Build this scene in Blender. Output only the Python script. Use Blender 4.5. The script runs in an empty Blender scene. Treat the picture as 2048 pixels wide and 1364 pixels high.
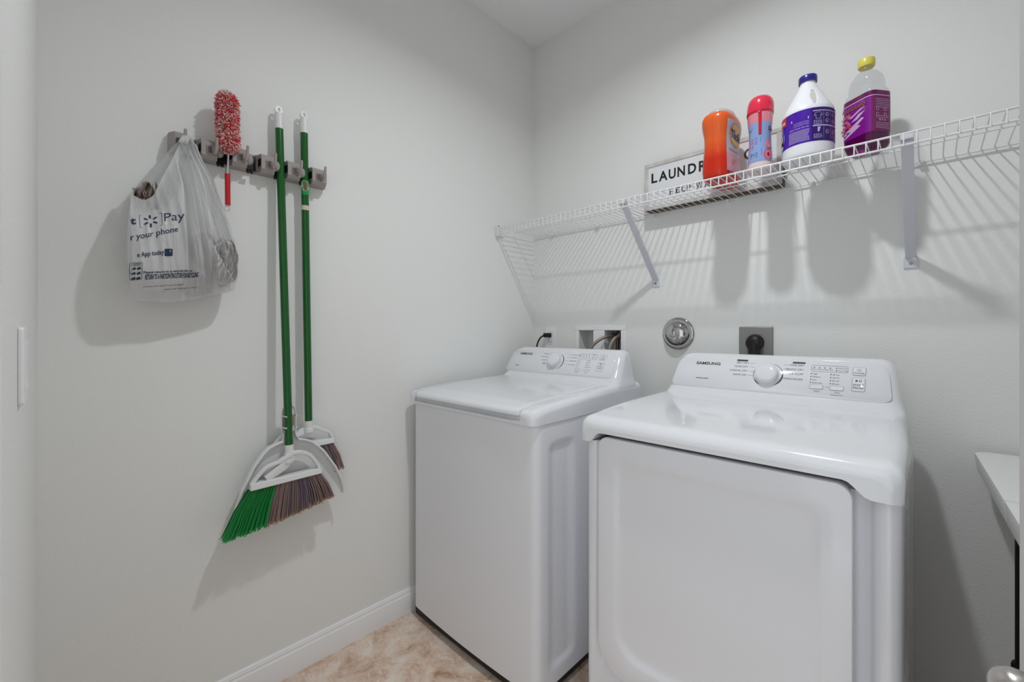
import bpy, bmesh, math, random
from mathutils import Vector, Matrix
from mathutils.bvhtree import BVHTree
PI = math.pi
sc = bpy.context.scene
C = sc.collection

# ------------------------------------------------------------------ camera, world, exposure
cam = bpy.data.cameras.new('camera')
cam.lens = 15.268; cam.sensor_width = 36.0; cam.sensor_fit = 'HORIZONTAL'
cam.shift_y = -0.01025; cam.clip_start = 0.02
camo = bpy.data.objects.new('camera', cam); C.objects.link(camo)
camo.location = (1.583, -1.811, 1.177)
camo.rotation_euler = (math.radians(90), 0, math.radians(44.048))
sc.camera = camo
w = bpy.data.worlds.new('world'); sc.world = w; w.use_nodes = True
w.node_tree.nodes['Background'].inputs[0].default_value = (0.90, 0.96, 1.0, 1)
w.node_tree.nodes['Background'].inputs[1].default_value = 1.35      # the lit hallway beyond the open door
sc.view_settings.view_transform = 'Standard'; sc.view_settings.look = 'None'
sc.view_settings.gamma = 1.0; sc.view_settings.use_curve_mapping = False
sc.view_settings.exposure = -0.08
LAMP_W, LAMP_SPREAD = 10.8, 154.0                                  # downlight: power and beam angle

# ------------------------------------------------------------------ materials
def s2l(c):
    c = c / 255.0
    return c / 12.92 if c <= 0.04045 else ((c + 0.055) / 1.055) ** 2.4
def rgb(r, g, b): return (s2l(r), s2l(g), s2l(b), 1.0)
M = {}
def mat(name, col, rough=0.5, metal=0.0, coat=0.0, bump=None, var=None, trans=0.0, alpha=1.0, ior=1.45, spec=0.5, sss=0.0):
    m = bpy.data.materials.new(name); m.use_nodes = True
    nt = m.node_tree; b = nt.nodes['Principled BSDF']
    b.inputs['Base Color'].default_value = col if len(col) == 4 else (*col, 1)
    b.inputs['Roughness'].default_value = rough; b.inputs['Metallic'].default_value = metal
    b.inputs['Coat Weight'].default_value = coat; b.inputs['Coat Roughness'].default_value = 0.08
    b.inputs['Transmission Weight'].default_value = trans; b.inputs['Alpha'].default_value = alpha
    b.inputs['IOR'].default_value = ior; b.inputs['Specular IOR Level'].default_value = spec
    if sss:
        b.inputs['Subsurface Weight'].default_value = sss; b.inputs['Subsurface Radius'].default_value = (0.02, 0.008, 0.004)
        b.inputs['Subsurface Scale'].default_value = 0.5
    if bump or var:
        tc = nt.nodes.new('ShaderNodeTexCoord')
    if bump:
        sca, stren, dist = bump
        n = nt.nodes.new('ShaderNodeTexNoise'); n.inputs['Scale'].default_value = sca; n.inputs['Detail'].default_value = 3
        bp = nt.nodes.new('ShaderNodeBump'); bp.inputs['Strength'].default_value = stren; bp.inputs['Distance'].default_value = dist
        nt.links.new(tc.outputs['Object'], n.inputs['Vector']); nt.links.new(n.outputs['Fac'], bp.inputs['Height'])
        nt.links.new(bp.outputs['Normal'], b.inputs['Normal'])
    if var:
        sca, cols = var
        n = nt.nodes.new('ShaderNodeTexNoise'); n.inputs['Scale'].default_value = sca; n.inputs['Detail'].default_value = 6
        r = nt.nodes.new('ShaderNodeValToRGB')
        while len(r.color_ramp.elements) < len(cols): r.color_ramp.elements.new(0.5)
        for e, (p, c) in zip(r.color_ramp.elements, cols): e.position = p; e.color = c
        nt.links.new(tc.outputs['Object'], n.inputs['Vector']); nt.links.new(n.outputs['Fac'], r.inputs['Fac'])
        nt.links.new(r.outputs['Color'], b.inputs['Base Color'])
    M[name] = m
    return m
mat('wall_paint', rgb(241, 241, 239), 0.75, bump=(140, 0.45, 0.0015), spec=0.3)
mat('ceiling_paint', rgb(247, 247, 247), 0.9, bump=(90, 0.4, 0.002), spec=0.2)
mat('trim_paint', rgb(247, 247, 248), 0.35)
mat('enamel', rgb(238, 239, 244), 0.22, coat=0.5)
mat('gloss_plastic', rgb(236, 237, 241), 0.10, coat=0.6)
mat('enamel_matt', rgb(240, 241, 246), 0.42)
mat('black', rgb(14, 13, 13), 0.5)
mat('dark_grey', rgb(48, 46, 46), 0.5)
mat('print_grey', rgb(95, 97, 104), 0.5)
mat('print_light', rgb(165, 167, 172), 0.5)
mat('button_grey', rgb(214, 216, 222), 0.35)
mat('wire_white', rgb(235, 235, 235), 0.35)
mat('bracket_white', rgb(215, 216, 224), 0.4)
mat('white_plastic', rgb(232, 232, 230), 0.35)
mat('chrome', rgb(190, 188, 188), 0.06, metal=1.0)
mat('steel', rgb(150, 147, 146), 0.32, metal=1.0)
mat('braid', rgb(160, 150, 140), 0.4, metal=0.8, bump=(900, 0.8, 0.001))
mat('brass', rgb(120, 96, 86), 0.35, metal=0.9)
mat('satin_nickel', rgb(205, 200, 196), 0.28, metal=1.0)
mat('box_metal', rgb(150, 148, 148), 0.45, metal=0.6)
mat('rack_grey', rgb(166, 158, 154), 0.5)
mat('rack_dark', rgb(92, 84, 82), 0.55)
mat('green_handle', rgb(0, 88, 22), 0.25, coat=0.3)
mat('green_sticker', rgb(20, 150, 80), 0.3)
mat('sticker_white', rgb(220, 205, 200), 0.4)
mat('sticker_red', rgb(190, 40, 60), 0.4)
mat('red_plastic', rgb(200, 12, 34), 0.3, coat=0.3)
mat('fibre_red', rgb(222, 58, 68), 0.9)
mat('fibre_white', rgb(236, 200, 196), 0.9)
mat('broom_white', rgb(234, 234, 234), 0.35)
mat('clip_beige', rgb(176, 150, 128), 0.5)
mat('sign_panel', rgb(228, 230, 233), 0.6)
mat('sign_frame', rgb(206, 204, 202), 0.7, var=(30, [(0.3, rgb(190, 186, 182)), (0.7, rgb(216, 214, 212))]))
mat('sign_wood', rgb(92, 74, 60), 0.75, var=(18, [(0.3, rgb(72, 58, 48)), (0.7, rgb(112, 92, 76))]))
mat('ink_black', rgb(22, 19, 20), 0.6)
mat('ink_brown', rgb(92, 74, 60), 0.6)
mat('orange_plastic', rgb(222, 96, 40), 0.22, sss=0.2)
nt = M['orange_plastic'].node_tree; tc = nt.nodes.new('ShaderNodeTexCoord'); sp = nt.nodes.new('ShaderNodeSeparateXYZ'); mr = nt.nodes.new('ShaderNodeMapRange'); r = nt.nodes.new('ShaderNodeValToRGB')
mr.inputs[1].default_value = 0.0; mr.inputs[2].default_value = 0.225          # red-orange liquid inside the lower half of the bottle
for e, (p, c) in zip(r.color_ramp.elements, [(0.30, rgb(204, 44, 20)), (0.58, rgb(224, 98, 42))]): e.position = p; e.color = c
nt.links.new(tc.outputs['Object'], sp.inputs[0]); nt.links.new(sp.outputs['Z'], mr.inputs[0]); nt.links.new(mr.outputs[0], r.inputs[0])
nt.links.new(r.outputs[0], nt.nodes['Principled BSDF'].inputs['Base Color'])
mat('cap_clear', rgb(205, 210, 212), 0.12, alpha=0.55)
mat('tide_label', rgb(186, 182, 198), 0.3)
mat('tide_pink', rgb(224, 150, 164), 0.3)
mat('tide_yellow', rgb(236, 186, 74), 0.3)
mat('tide_ring', rgb(226, 120, 40), 0.3)
mat('ink_navy', rgb(32, 36, 86), 0.4)
mat('pink_cap', rgb(226, 46, 76), 0.18, coat=0.4)
mat('red_cap', rgb(196, 22, 52), 0.2, coat=0.4)
mat('blue_label', rgb(142, 164, 214), 0.25, coat=0.3)
mat('pink_label', rgb(224, 138, 152), 0.25, coat=0.3)
mat('rose_pink', rgb(226, 92, 124), 0.3)
mat('bottle_pink', rgb(228, 206, 206), 0.25)
mat('jug_white', rgb(235, 235, 240), 0.28)
mat('jug_blue', rgb(44, 34, 132), 0.25, coat=0.3)
mat('jug_purple', rgb(72, 20, 164), 0.25, coat=0.3)
mat('jug_dark', rgb(46, 20, 104), 0.3, coat=0.2)
mat('label_ink', rgb(196, 178, 226), 0.5)
mat('jug_red', rgb(206, 52, 48), 0.4)
mat('yellow_cap', rgb(228, 216, 96), 0.3)
mat('purple_liquid', rgb(84, 6, 70), 0.08, coat=0.4)
mat('purple_base', rgb(150, 26, 140), 0.12, coat=0.4)
mat('fab_label', rgb(132, 22, 142), 0.28, coat=0.3)
mat('fab_dark', rgb(108, 16, 84), 0.28, coat=0.3)
mat('fab_back', rgb(128, 40, 100), 0.3)
mat('fab_pale', rgb(214, 176, 218), 0.4)
mat('flower_red', rgb(206, 40, 70), 0.4)
mat('flower_pink', rgb(222, 120, 160), 0.4)
mat('flower_leaf', rgb(150, 84, 72), 0.4)
mat('cord_black', rgb(16, 14, 14), 0.45)
mat('door_paint', rgb(196, 194, 192), 0.5)
mat('table_white', rgb(230, 231, 228), 0.5, bump=(400, 0.25, 0.0006))
mat('ink_blue', rgb(36, 58, 84), 0.6)
mat('grout', rgb(226, 208, 192), 0.85)
mat('content_brown', rgb(164, 148, 140), 0.6, bump=(60, 1.0, 0.006))
mat('content_dark', rgb(92, 86, 86), 0.55, bump=(45, 1.0, 0.008))
mat('content_film', rgb(202, 199, 199), 0.3, bump=(70, 0.7, 0.004))
mat('content_pale', rgb(232, 230, 230), 0.6, bump=(50, 1.0, 0.006))
mat('content_grey', rgb(140, 134, 132), 0.6, bump=(45, 1.0, 0.008))
# thin clear bottle plastic: see-through with fresnel reflections
m = bpy.data.materials.new('clear_plastic'); m.use_nodes = True; nt = m.node_tree; nt.nodes.clear()
o_ = nt.nodes.new('ShaderNodeOutputMaterial'); tp = nt.nodes.new('ShaderNodeBsdfTransparent'); tp.inputs[0].default_value = (0.93, 0.935, 0.94, 1)
gl = nt.nodes.new('ShaderNodeBsdfGlossy'); gl.inputs['Roughness'].default_value = 0.06; df = nt.nodes.new('ShaderNodeBsdfDiffuse'); df.inputs[0].default_value = rgb(225, 228, 230)
lw = nt.nodes.new('ShaderNodeLayerWeight'); lw.inputs[0].default_value = 0.5
pw = nt.nodes.new('ShaderNodeMath'); pw.operation = 'POWER'; pw.inputs[1].default_value = 3.5; ml = nt.nodes.new('ShaderNodeMath'); ml.operation = 'MULTIPLY_ADD'; ml.inputs[1].default_value = 0.30; ml.inputs[2].default_value = 0.04
nt.links.new(lw.outputs['Facing'], pw.inputs[0]); nt.links.new(pw.outputs[0], ml.inputs[0])
x1 = nt.nodes.new('ShaderNodeMixShader'); x1.inputs[0].default_value = 0.05; x2 = nt.nodes.new('ShaderNodeMixShader')
nt.links.new(tp.outputs[0], x1.inputs[1]); nt.links.new(df.outputs[0], x1.inputs[2]); nt.links.new(ml.outputs[0], x2.inputs[0])
nt.links.new(x1.outputs[0], x2.inputs[1]); nt.links.new(gl.outputs[0], x2.inputs[2]); nt.links.new(x2.outputs[0], o_.inputs[0]); M['clear_plastic'] = m
# the lamp's glowing diffuser
m = bpy.data.materials.new('lamp_glow'); m.use_nodes = True; nt = m.node_tree; nt.nodes.clear()
o_ = nt.nodes.new('ShaderNodeOutputMaterial'); e_ = nt.nodes.new('ShaderNodeEmission')
e_.inputs[0].default_value = (0.96, 0.985, 1.0, 1); e_.inputs[1].default_value = 12.0
nt.links.new(e_.outputs[0], o_.inputs[0]); M['lamp_glow'] = m
# thin translucent carrier bag film
m = bpy.data.materials.new('bag_film'); m.use_nodes = True; nt = m.node_tree; b = nt.nodes['Principled BSDF']
b.inputs['Base Color'].default_value = rgb(250, 250, 251); b.inputs['Roughness'].default_value = 0.28
tl = nt.nodes.new('ShaderNodeBsdfTranslucent'); tl.inputs[0].default_value = rgb(248, 248, 249)
tp = nt.nodes.new('ShaderNodeBsdfTransparent'); tp.inputs[0].default_value = (0.96, 0.96, 0.96, 1)
m1 = nt.nodes.new('ShaderNodeMixShader'); m1.inputs[0].default_value = 0.24
m2 = nt.nodes.new('ShaderNodeMixShader'); m2.inputs[0].default_value = 0.34
nt.links.new(b.outputs[0], m1.inputs[1]); nt.links.new(tl.outputs[0], m1.inputs[2])
nt.links.new(m1.outputs[0], m2.inputs[1]); nt.links.new(tp.outputs[0], m2.inputs[2])
nt.links.new(m2.outputs[0], nt.nodes['Material Output'].inputs[0])
tc = nt.nodes.new('ShaderNodeTexCoord'); n = nt.nodes.new('ShaderNodeTexNoise'); n.inputs['Scale'].default_value = 38; n.inputs['Detail'].default_value = 4
n.inputs['Distortion'].default_value = 1.2
mp = nt.nodes.new('ShaderNodeMapping'); mp.inputs['Scale'].default_value = (1, 1.6, 0.35)
bp_ = nt.nodes.new('ShaderNodeBump'); bp_.inputs['Strength'].default_value = 0.7; bp_.inputs['Distance'].default_value = 0.006
nt.links.new(tc.outputs['Object'], mp.inputs[0]); nt.links.new(mp.outputs[0], n.inputs['Vector'])
nt.links.new(n.outputs['Fac'], bp_.inputs['Height']); nt.links.new(bp_.outputs[0], b.inputs['Normal']); nt.links.new(bp_.outputs[0], tl.inputs['Normal'])
M['bag_film'] = m
# travertine-look floor tile
m = bpy.data.materials.new('tile_stone'); m.use_nodes = True; nt = m.node_tree; b = nt.nodes['Principled BSDF']
b.inputs['Roughness'].default_value = 0.42
tc = nt.nodes.new('ShaderNodeTexCoord'); oi = nt.nodes.new('ShaderNodeObjectInfo')
ad = nt.nodes.new('ShaderNodeVectorMath'); ad.operation = 'ADD'
mu = nt.nodes.new('ShaderNodeVectorMath'); mu.operation = 'SCALE'; mu.inputs['Scale'].default_value = 0.7
nt.links.new(oi.outputs['Location'], mu.inputs[0]); nt.links.new(mu.outputs[0], ad.inputs[1])
nt.links.new(tc.outputs['Object'], ad.inputs[0])
n1 = nt.nodes.new('ShaderNodeTexNoise'); n1.inputs['Scale'].default_value = 9; n1.inputs['Detail'].default_value = 12; n1.inputs['Roughness'].default_value = 0.74; n1.inputs['Distortion'].default_value = 0.5
r1 = nt.nodes.new('ShaderNodeValToRGB')
for _ in range(3): r1.color_ramp.elements.new(0.5)
for e, (p, c) in zip(r1.color_ramp.elements, [(0.32, rgb(164, 122, 94)), (0.42, rgb(214, 182, 158)), (0.50, rgb(230, 206, 188)), (0.60, rgb(242, 226, 212)), (0.74, rgb(250, 242, 232))]): e.position = p; e.color = c
n2 = nt.nodes.new('ShaderNodeTexNoise'); n2.inputs['Scale'].default_value = 26; n2.inputs['Detail'].default_value = 8; n2.inputs['Roughness'].default_value = 0.7; n2.inputs['Distortion'].default_value = 2.0
r2 = nt.nodes.new('ShaderNodeValToRGB')
for e, (p, c) in zip(r2.color_ramp.elements, [(0.57, (0, 0, 0, 1)), (0.64, (1, 1, 1, 1))]): e.position = p; e.color = c
mx = nt.nodes.new('ShaderNodeMixRGB'); mx.inputs[2].default_value = rgb(242, 230, 216)
nt.links.new(ad.outputs[0], n1.inputs['Vector']); nt.links.new(ad.outputs[0], n2.inputs['Vector'])
nt.links.new(n1.outputs['Fac'], r1.inputs['Fac']); nt.links.new(n2.outputs['Fac'], r2.inputs['Fac'])
nt.links.new(r2.outputs['Color'], mx.inputs[0]); nt.links.new(r1.outputs['Color'], mx.inputs[1]); nt.links.new(mx.outputs[0], b.inputs['Base Color'])
M['tile_stone'] = m
# broom bristles: one colour along the strand, frayed paler tips (vertex attribute "t" = length along the strand)
def bristle(name, c0, c1, c2):
    m = bpy.data.materials.new(name); m.use_nodes = True; nt = m.node_tree; b = nt.nodes['Principled BSDF']
    b.inputs['Roughness'].default_value = 0.45
    a = nt.nodes.new('ShaderNodeAttribute'); a.attribute_name = 't'
    r = nt.nodes.new('ShaderNodeValToRGB'); r.color_ramp.elements.new(0.5)
    for e, (p, c) in zip(r.color_ramp.elements, [(0.0, c0), (0.84, c1), (0.93, c2)]): e.position = p; e.color = c
    nt.links.new(a.outputs['Fac'], r.inputs['Fac']); nt.links.new(r.outputs['Color'], b.inputs['Base Color'])
    M[name] = m
bristle('bristle_green', rgb(0, 118, 46), rgb(8, 138, 62), rgb(30, 168, 84))
bristle('bristle_brown', rgb(128, 106, 104), rgb(138, 114, 110), rgb(176, 136, 104))
bristle('bristle_navy', rgb(102, 92, 104), rgb(118, 104, 112), rgb(172, 132, 102))

# ------------------------------------------------------------------ mesh helpers
class MB:
    def __init__(s): s.v = []; s.f = []; s.t = []
    def add(s, vs, fs, ts=None):
        k = len(s.v); s.v += [tuple(p) for p in vs]; s.f += [tuple(i + k for i in f) for f in fs]
        s.t += ts if ts else [0.0] * len(vs); return s
    def box(s, x0, x1, y0, y1, z0, z1):
        return s.add([(x0,y0,z0),(x1,y0,z0),(x1,y1,z0),(x0,y1,z0),(x0,y0,z1),(x1,y0,z1),(x1,y1,z1),(x0,y1,z1)],
                     [(0,3,2,1),(4,5,6,7),(0,1,5,4),(1,2,6,5),(2,3,7,6),(3,0,4,7)])
    def loft(s, rings, cap0=True, cap1=True, closed=True):
        n = len(rings[0]); vs = [p for r in rings for p in r]; fs = []
        for i in range(len(rings) - 1):
            for j in range(n if closed else n - 1):
                a = i*n + j; b_ = i*n + (j+1) % n
                fs.append((a, b_, b_ + n, a + n))
        if cap0: fs.append(tuple(range(n - 1, -1, -1)))
        if cap1: fs.append(tuple(range((len(rings) - 1) * n, len(rings) * n)))
        return s.add(vs, fs)
    def tube(s, pts, r, n=8, cap=True):
        P = [Vector(p) for p in pts]; rs = r if isinstance(r, (list, tuple)) else [r] * len(P)
        T = []
        for i in range(len(P)):
            d = (P[min(i+1, len(P)-1)] - P[max(i-1, 0)]); T.append(d.normalized())
        u = T[0].orthogonal().normalized(); rings = []
        for i, p in enumerate(P):
            u = (u - T[i] * u.dot(T[i])).normalized(); v = T[i].cross(u)
            rings.append([p + (u * math.cos(2*PI*k/n) + v * math.sin(2*PI*k/n)) * rs[i] for k in range(n)])
        return s.loft(rings, cap, cap)
    def lathe(s, prof, o=(0,0,0), d=(0,0,1), n=32, cap0=True, cap1=True):
        o = Vector(o); d = Vector(d).normalized(); u = d.orthogonal().normalized(); v = d.cross(u)
        return s.loft([[o + d*h + (u*math.cos(2*PI*k/n) + v*math.sin(2*PI*k/n))*max(r, 1e-5) for k in range(n)] for r, h in prof], cap0, cap1)
    def prism(s, poly, f, d0, d1):
        n = len(poly); vs = [f(p[0], p[1], d0) for p in poly] + [f(p[0], p[1], d1) for p in poly]
        fs = [tuple(range(n-1, -1, -1)), tuple(range(n, 2*n))] + [(i, (i+1) % n, (i+1) % n + n, i + n) for i in range(n)]
        return s.add(vs, fs)
    def grid(s, fn, nu, nv):
        vs = [fn(i/nu, j/nv) for j in range(nv+1) for i in range(nu+1)]
        fs = [(j*(nu+1)+i, j*(nu+1)+i+1, (j+1)*(nu+1)+i+1, (j+1)*(nu+1)+i) for j in range(nv) for i in range(nu)]
        return s.add(vs, fs)
    def sphere(s, c, r, nu=16, nv=10, sc_=(1,1,1)):
        rings = []
        for j in range(nv + 1):
            th = -PI/2 + PI*j/nv; rr = max(math.cos(th), 1e-4)
            rings.append([(c[0]+r*sc_[0]*rr*math.cos(2*PI*k/nu), c[1]+r*sc_[1]*rr*math.sin(2*PI*k/nu), c[2]+r*sc_[2]*math.sin(th)) for k in range(nu)])
        return s.loft(rings)
WO = {}          # world origin of every object's frame
def obj(name, mb, material, parent=None, origin=None, bevel=0, seg=2, smooth=True, angle=38, solid=0):
    org = Vector(origin) if origin is not None else (WO[parent.name] if parent else Vector((0,0,0)))
    if parent: org = WO[parent.name]
    me = bpy.data.meshes.new(name)
    me.from_pydata([tuple(Vector(p) - org) for p in mb.v], [], mb.f)
    if any(mb.t):
        a = me.attributes.new('t', 'FLOAT', 'POINT'); a.data.foreach_set('value', mb.t)
    bm = bmesh.new(); bm.from_mesh(me)
    bmesh.ops.recalc_face_normals(bm, faces=bm.faces)
    for e in bm.edges:
        if len(e.link_faces) == 2:
            try:
                if e.calc_face_angle() > math.radians(angle): e.smooth = False
            except ValueError: pass
    for f in bm.faces: f.smooth = smooth
    bm.to_mesh(me); bm.free()
    me.materials.append(M[material])
    o = bpy.data.objects.new(name, me); C.objects.link(o)
    if parent: o.parent = parent
    else: o.location = org
    WO[o.name] = org
    if solid:
        md = o.modifiers.new('solid', 'SOLIDIFY'); md.thickness = solid; md.offset = 0
    if bevel:
        md = o.modifiers.new('bevel', 'BEVEL'); md.width = bevel; md.segments = seg; md.limit_method = 'ANGLE'; md.angle_limit = math.radians(40)
    return o
def tag(o, label=None, cat=None, group=None, kind=None):
    if label: o['label'] = label
    if cat: o['category'] = cat
    if group: o['group'] = group
    if kind: o['kind'] = kind
    return o
def thing(name, label, cat, loc=(0,0,0), group=None):
    o = bpy.data.objects.new(name, None); C.objects.link(o); o.location = loc; o.empty_display_size = 0.05
    WO[o.name] = Vector(loc)
    return tag(o, label, cat, group)
def struct(name, mb, material, origin=(0,0,0), label=None, cat=None, **k):
    return tag(obj(name, mb, material, origin=origin, **k), label, cat, kind='structure')
def lerp(a, b, t): return a + (b - a) * t
def sstep(a, b, x):
    t = min(1, max(0, (x - a) / (b - a))); return t*t*(3 - 2*t)
def interp(tab, x):
    if x <= tab[0][0]: return tab[0][1:]
    for p, q in zip(tab, tab[1:]):
        if x <= q[0]:
            t = (x - p[0]) / (q[0] - p[0]); return tuple(lerp(a, b, t) for a, b in zip(p[1:], q[1:]))
    return tab[-1][1:]
def smooth_interp(tab, x):          # Catmull-Rom over a table
    n = len(tab)
    if x <= tab[0][0]: return tab[0][1:]
    if x >= tab[-1][0]: return tab[-1][1:]
    for i in range(n - 1):
        if x <= tab[i+1][0]:
            t = (x - tab[i][0]) / (tab[i+1][0] - tab[i][0])
            p0, p1, p2, p3 = tab[max(i-1,0)], tab[i], tab[i+1], tab[min(i+2,n-1)]
            return tuple(0.5*((2*b) + (-a + c)*t + (2*a - 5*b + 4*c - d)*t*t + (-a + 3*b - 3*c + d)*t**3) for a, b, c, d in zip(p0[1:], p1[1:], p2[1:], p3[1:]))
def rrect(hx, hy, r, n=6, rx=None):      # rounded rectangle outline, counter-clockwise
    pts = []
    for cx, cy, a0 in ((hx-r, hy-r, 0), (-hx+r, hy-r, 90), (-hx+r, -hy+r, 180), (hx-r, -hy+r, 270)):
        for k in range(n + 1):
            a = math.radians(a0 + 90*k/n); pts.append((cx + r*math.cos(a), cy + r*math.sin(a)))
    return pts
# flat lettering: returns 2-d verts and faces, cap height = 1 unit * size
_tc = {}
def text2d(s, size, width=None, shear=0.0, bold=0.0):
    key = (s, round(bold, 4))
    if key not in _tc:
        cu = bpy.data.curves.new('t', 'FONT'); cu.body = s; cu.size = 1.0; cu.offset = bold; cu.resolution_u = 3
        to = bpy.data.objects.new('t', cu); C.objects.link(to)
        dg = bpy.context.evaluated_depsgraph_get() if False else None
        me = to.to_mesh()
        vs = [(v.co.x, v.co.y) for v in me.vertices]; fs = [tuple(p.vertices) for p in me.polygons]
        to.to_mesh_clear(); bpy.data.objects.remove(to); bpy.data.curves.remove(cu)
        _tc[key] = (vs, fs)
    vs, fs = _tc[key]
    if not vs: return [], [], 0
    x0 = min(v[0] for v in vs); x1 = max(v[0] for v in vs)
    sy = size / 0.70; sx = width / (x1 - x0) if width else sy
    return [((v[0]-x0)*sx + shear*v[1]*sy, v[1]*sy) for v in vs], fs, (x1 - x0)*sx
def put_text(mb, s, x, y, size, f, width=None, shear=0.0, bold=0.0, align='L'):
    vs, fs, wd = text2d(s, size, width, shear, bold)
    dx = x - (wd if align == 'R' else wd/2 if align == 'C' else 0)
    mb.add([f(v[0]+dx, v[1]+y) for v in vs], fs)
def put_rect(mb, x0, x1, y0, y1, f): mb.add([f(x0,y0), f(x1,y0), f(x1,y1), f(x0,y1)], [(0,1,2,3)])
def put_frame(mb, x0, x1, y0, y1, t, f, r=None):
    r = r if r is not None else min(x1-x0, y1-y0)*0.18
    cx, cy = (x0+x1)/2, (y0+y1)/2
    a = rrect((x1-x0)/2, (y1-y0)/2, r, 3); b = rrect((x1-x0)/2-t, (y1-y0)/2-t, max(r-t, 1e-5), 3)
    n = len(a); mb.add([f(cx+p[0], cy+p[1]) for p in a] + [f(cx+p[0], cy+p[1]) for p in b], [(i, (i+1)%n, (i+1)%n+n, i+n) for i in range(n)])
def put_arc(mb, cx, cy, r, a0, a1, t0, t1, f, n=24):
    vs = []
    for k in range(n+1):
        a = math.radians(lerp(a0, a1, k/n)); t = lerp(t0, t1, math.sin(PI*k/n))
        vs += [f(cx+(r-t/2)*math.cos(a), cy+(r-t/2)*math.sin(a)), f(cx+(r+t/2)*math.cos(a), cy+(r+t/2)*math.sin(a))]
    mb.add(vs, [(2*k, 2*k+1, 2*k+3, 2*k+2) for k in range(n)])
def put_line(mb, x0, y0, x1, y1, t, f):
    d = Vector((x1-x0, y1-y0)).normalized(); n = Vector((-d.y, d.x))*t/2
    mb.add([f(x0+n.x, y0+n.y), f(x0-n.x, y0-n.y), f(x1-n.x, y1-n.y), f(x1+n.x, y1+n.y)], [(0,1,2,3)])
def put_disc(mb, cx, cy, r, f, n=10, ry=None):
    mb.add([f(cx+r*math.cos(2*PI*k/n), cy+(ry or r)*math.sin(2*PI*k/n)) for k in range(n)], [tuple(range(n))])

# ------------------------------------------------------------------ the room
XR, YF, H = 2.33, -1.854, 2.74
DX0, DX1, DH = 1.19, 2.125, 2.06          # doorway behind the camera
struct('wall_left', MB().box(-0.12, 0, YF-0.12, 0.12, 0, H), 'wall_paint', label='smooth pale grey wall carrying the broom rack', cat='wall')
BX0, BX1, BZ0, BZ1 = 0.292, 0.553, 0.955, 1.192
mb = MB().box(0, BX0, 0, 0.12, 0, H).box(BX1, XR+0.12, 0, 0.12, 0, H).box(BX0, BX1, 0, 0.12, 0, BZ0).box(BX0, BX1, 0, 0.12, BZ1, H)
struct('wall_back', mb, 'wall_paint', label='pale grey wall behind the laundry machines and wire shelf', cat='wall', smooth=False)
mb = MB().box(0, DX0, YF-0.12, YF, 0, H).box(DX1, XR, YF-0.12, YF, 0, H).box(DX0, DX1, YF-0.12, YF, DH, H)
struct('wall_front', mb, 'wall_paint', label='pale grey wall with the light switch at the photo edge', cat='wall', smooth=False)
struct('wall_right', MB().box(XR, XR+0.12, YF-0.12, 0, 0, H), 'wall_paint', label='plain pale wall beyond the folding table', cat='wall')
struct('ceiling', MB().box(-0.12, XR+0.12, YF-0.12, 0.12, H, H+0.1), 'ceiling_paint', label='plain white ceiling', cat='ceiling')
floor = struct('floor', MB().box(-0.12, XR+0.12, YF-0.6, 0.12, -0.1, -0.0012), 'grout', label='beige stone tiled floor with pale grout', cat='floor')
TS, TG = 0.508, 0.005
tmesh = None
for i in range(6):
    for j in range(6):
        x0 = 0.0005 + i*(TS+TG); y0 = -1.2455 + (j-2)*(TS+TG)
        x1, y1 = x0+TS, y0+TS
        x0c, x1c, y0c, y1c = max(x0, 0.001), min(x1, XR-0.001), max(y0, YF-0.55), min(y1, -0.001)
        if x1c-x0c < 0.02 or y1c-y0c < 0.02: continue
        mb = MB().box(x0c, x1c, y0c, y1c, -0.012, 0.0)
        full = abs(x1c-x0c-TS) < 1e-6 and abs(y1c-y0c-TS) < 1e-6
        if full and tmesh:
            o = bpy.data.objects.new('tile', tmesh); C.objects.link(o); o.parent = floor
            o.location = (x0c, y0c, 0)
        else:
            mb.v = [(p[0]-x0c, p[1]-y0c, p[2]) for p in mb.v]
            o = obj('tile', mb, 'tile_stone', floor); o.location = (x0c, y0c, 0)
            if full: tmesh = o.data
# baseboards: moulded profile swept along the walls
def baseboard(name, prof, path, label):
    mb = MB()
    mb.loft([[p0(d, z) for d, z in prof] for p0 in path])
    return struct(name, mb, 'trim_paint', label=label, cat='baseboard', angle=20)
BP = [(0.0, 0.0), (0.013, 0.0), (0.013, 0.074), (0.0125, 0.0755), (0.0095, 0.0775), (0.0085, 0.083), (0.010, 0.0855), (0.0085, 0.0885), (0.0065, 0.0945), (0.004, 0.097), (0.0, 0.097)]
baseboard('baseboard_left', BP, [lambda d, z: (d, YF, z), lambda d, z: (d, 0, z)], 'white moulded baseboard along the broom wall')
baseboard('baseboard_back', BP, [lambda d, z: (0.0135, -d, z), lambda d, z: (XR, -d, z)], 'white moulded baseboard behind the laundry machines')
baseboard('baseboard_right', BP, [lambda d, z: (XR-d, YF, z), lambda d, z: (XR-d, -0.0135, z)], 'white moulded baseboard beyond the folding table')
baseboard('baseboard_front', BP, [lambda d, z: (0.0135, YF+d, z), lambda d, z: (DX0-0.07, YF+d, z)], 'white moulded baseboard beneath the light switch')
mb = MB()
for x0, x1 in ((DX0-0.065, DX0), (DX1, DX1+0.065)): mb.box(x0, x1, YF, YF+0.014, 0, DH+0.065)
mb.box(DX0, DX1, YF, YF+0.014, DH, DH+0.065)
struct('trim_1', mb, 'trim_paint', label='white casing around the open doorway', cat='door casing', bevel=0.003)
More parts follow.
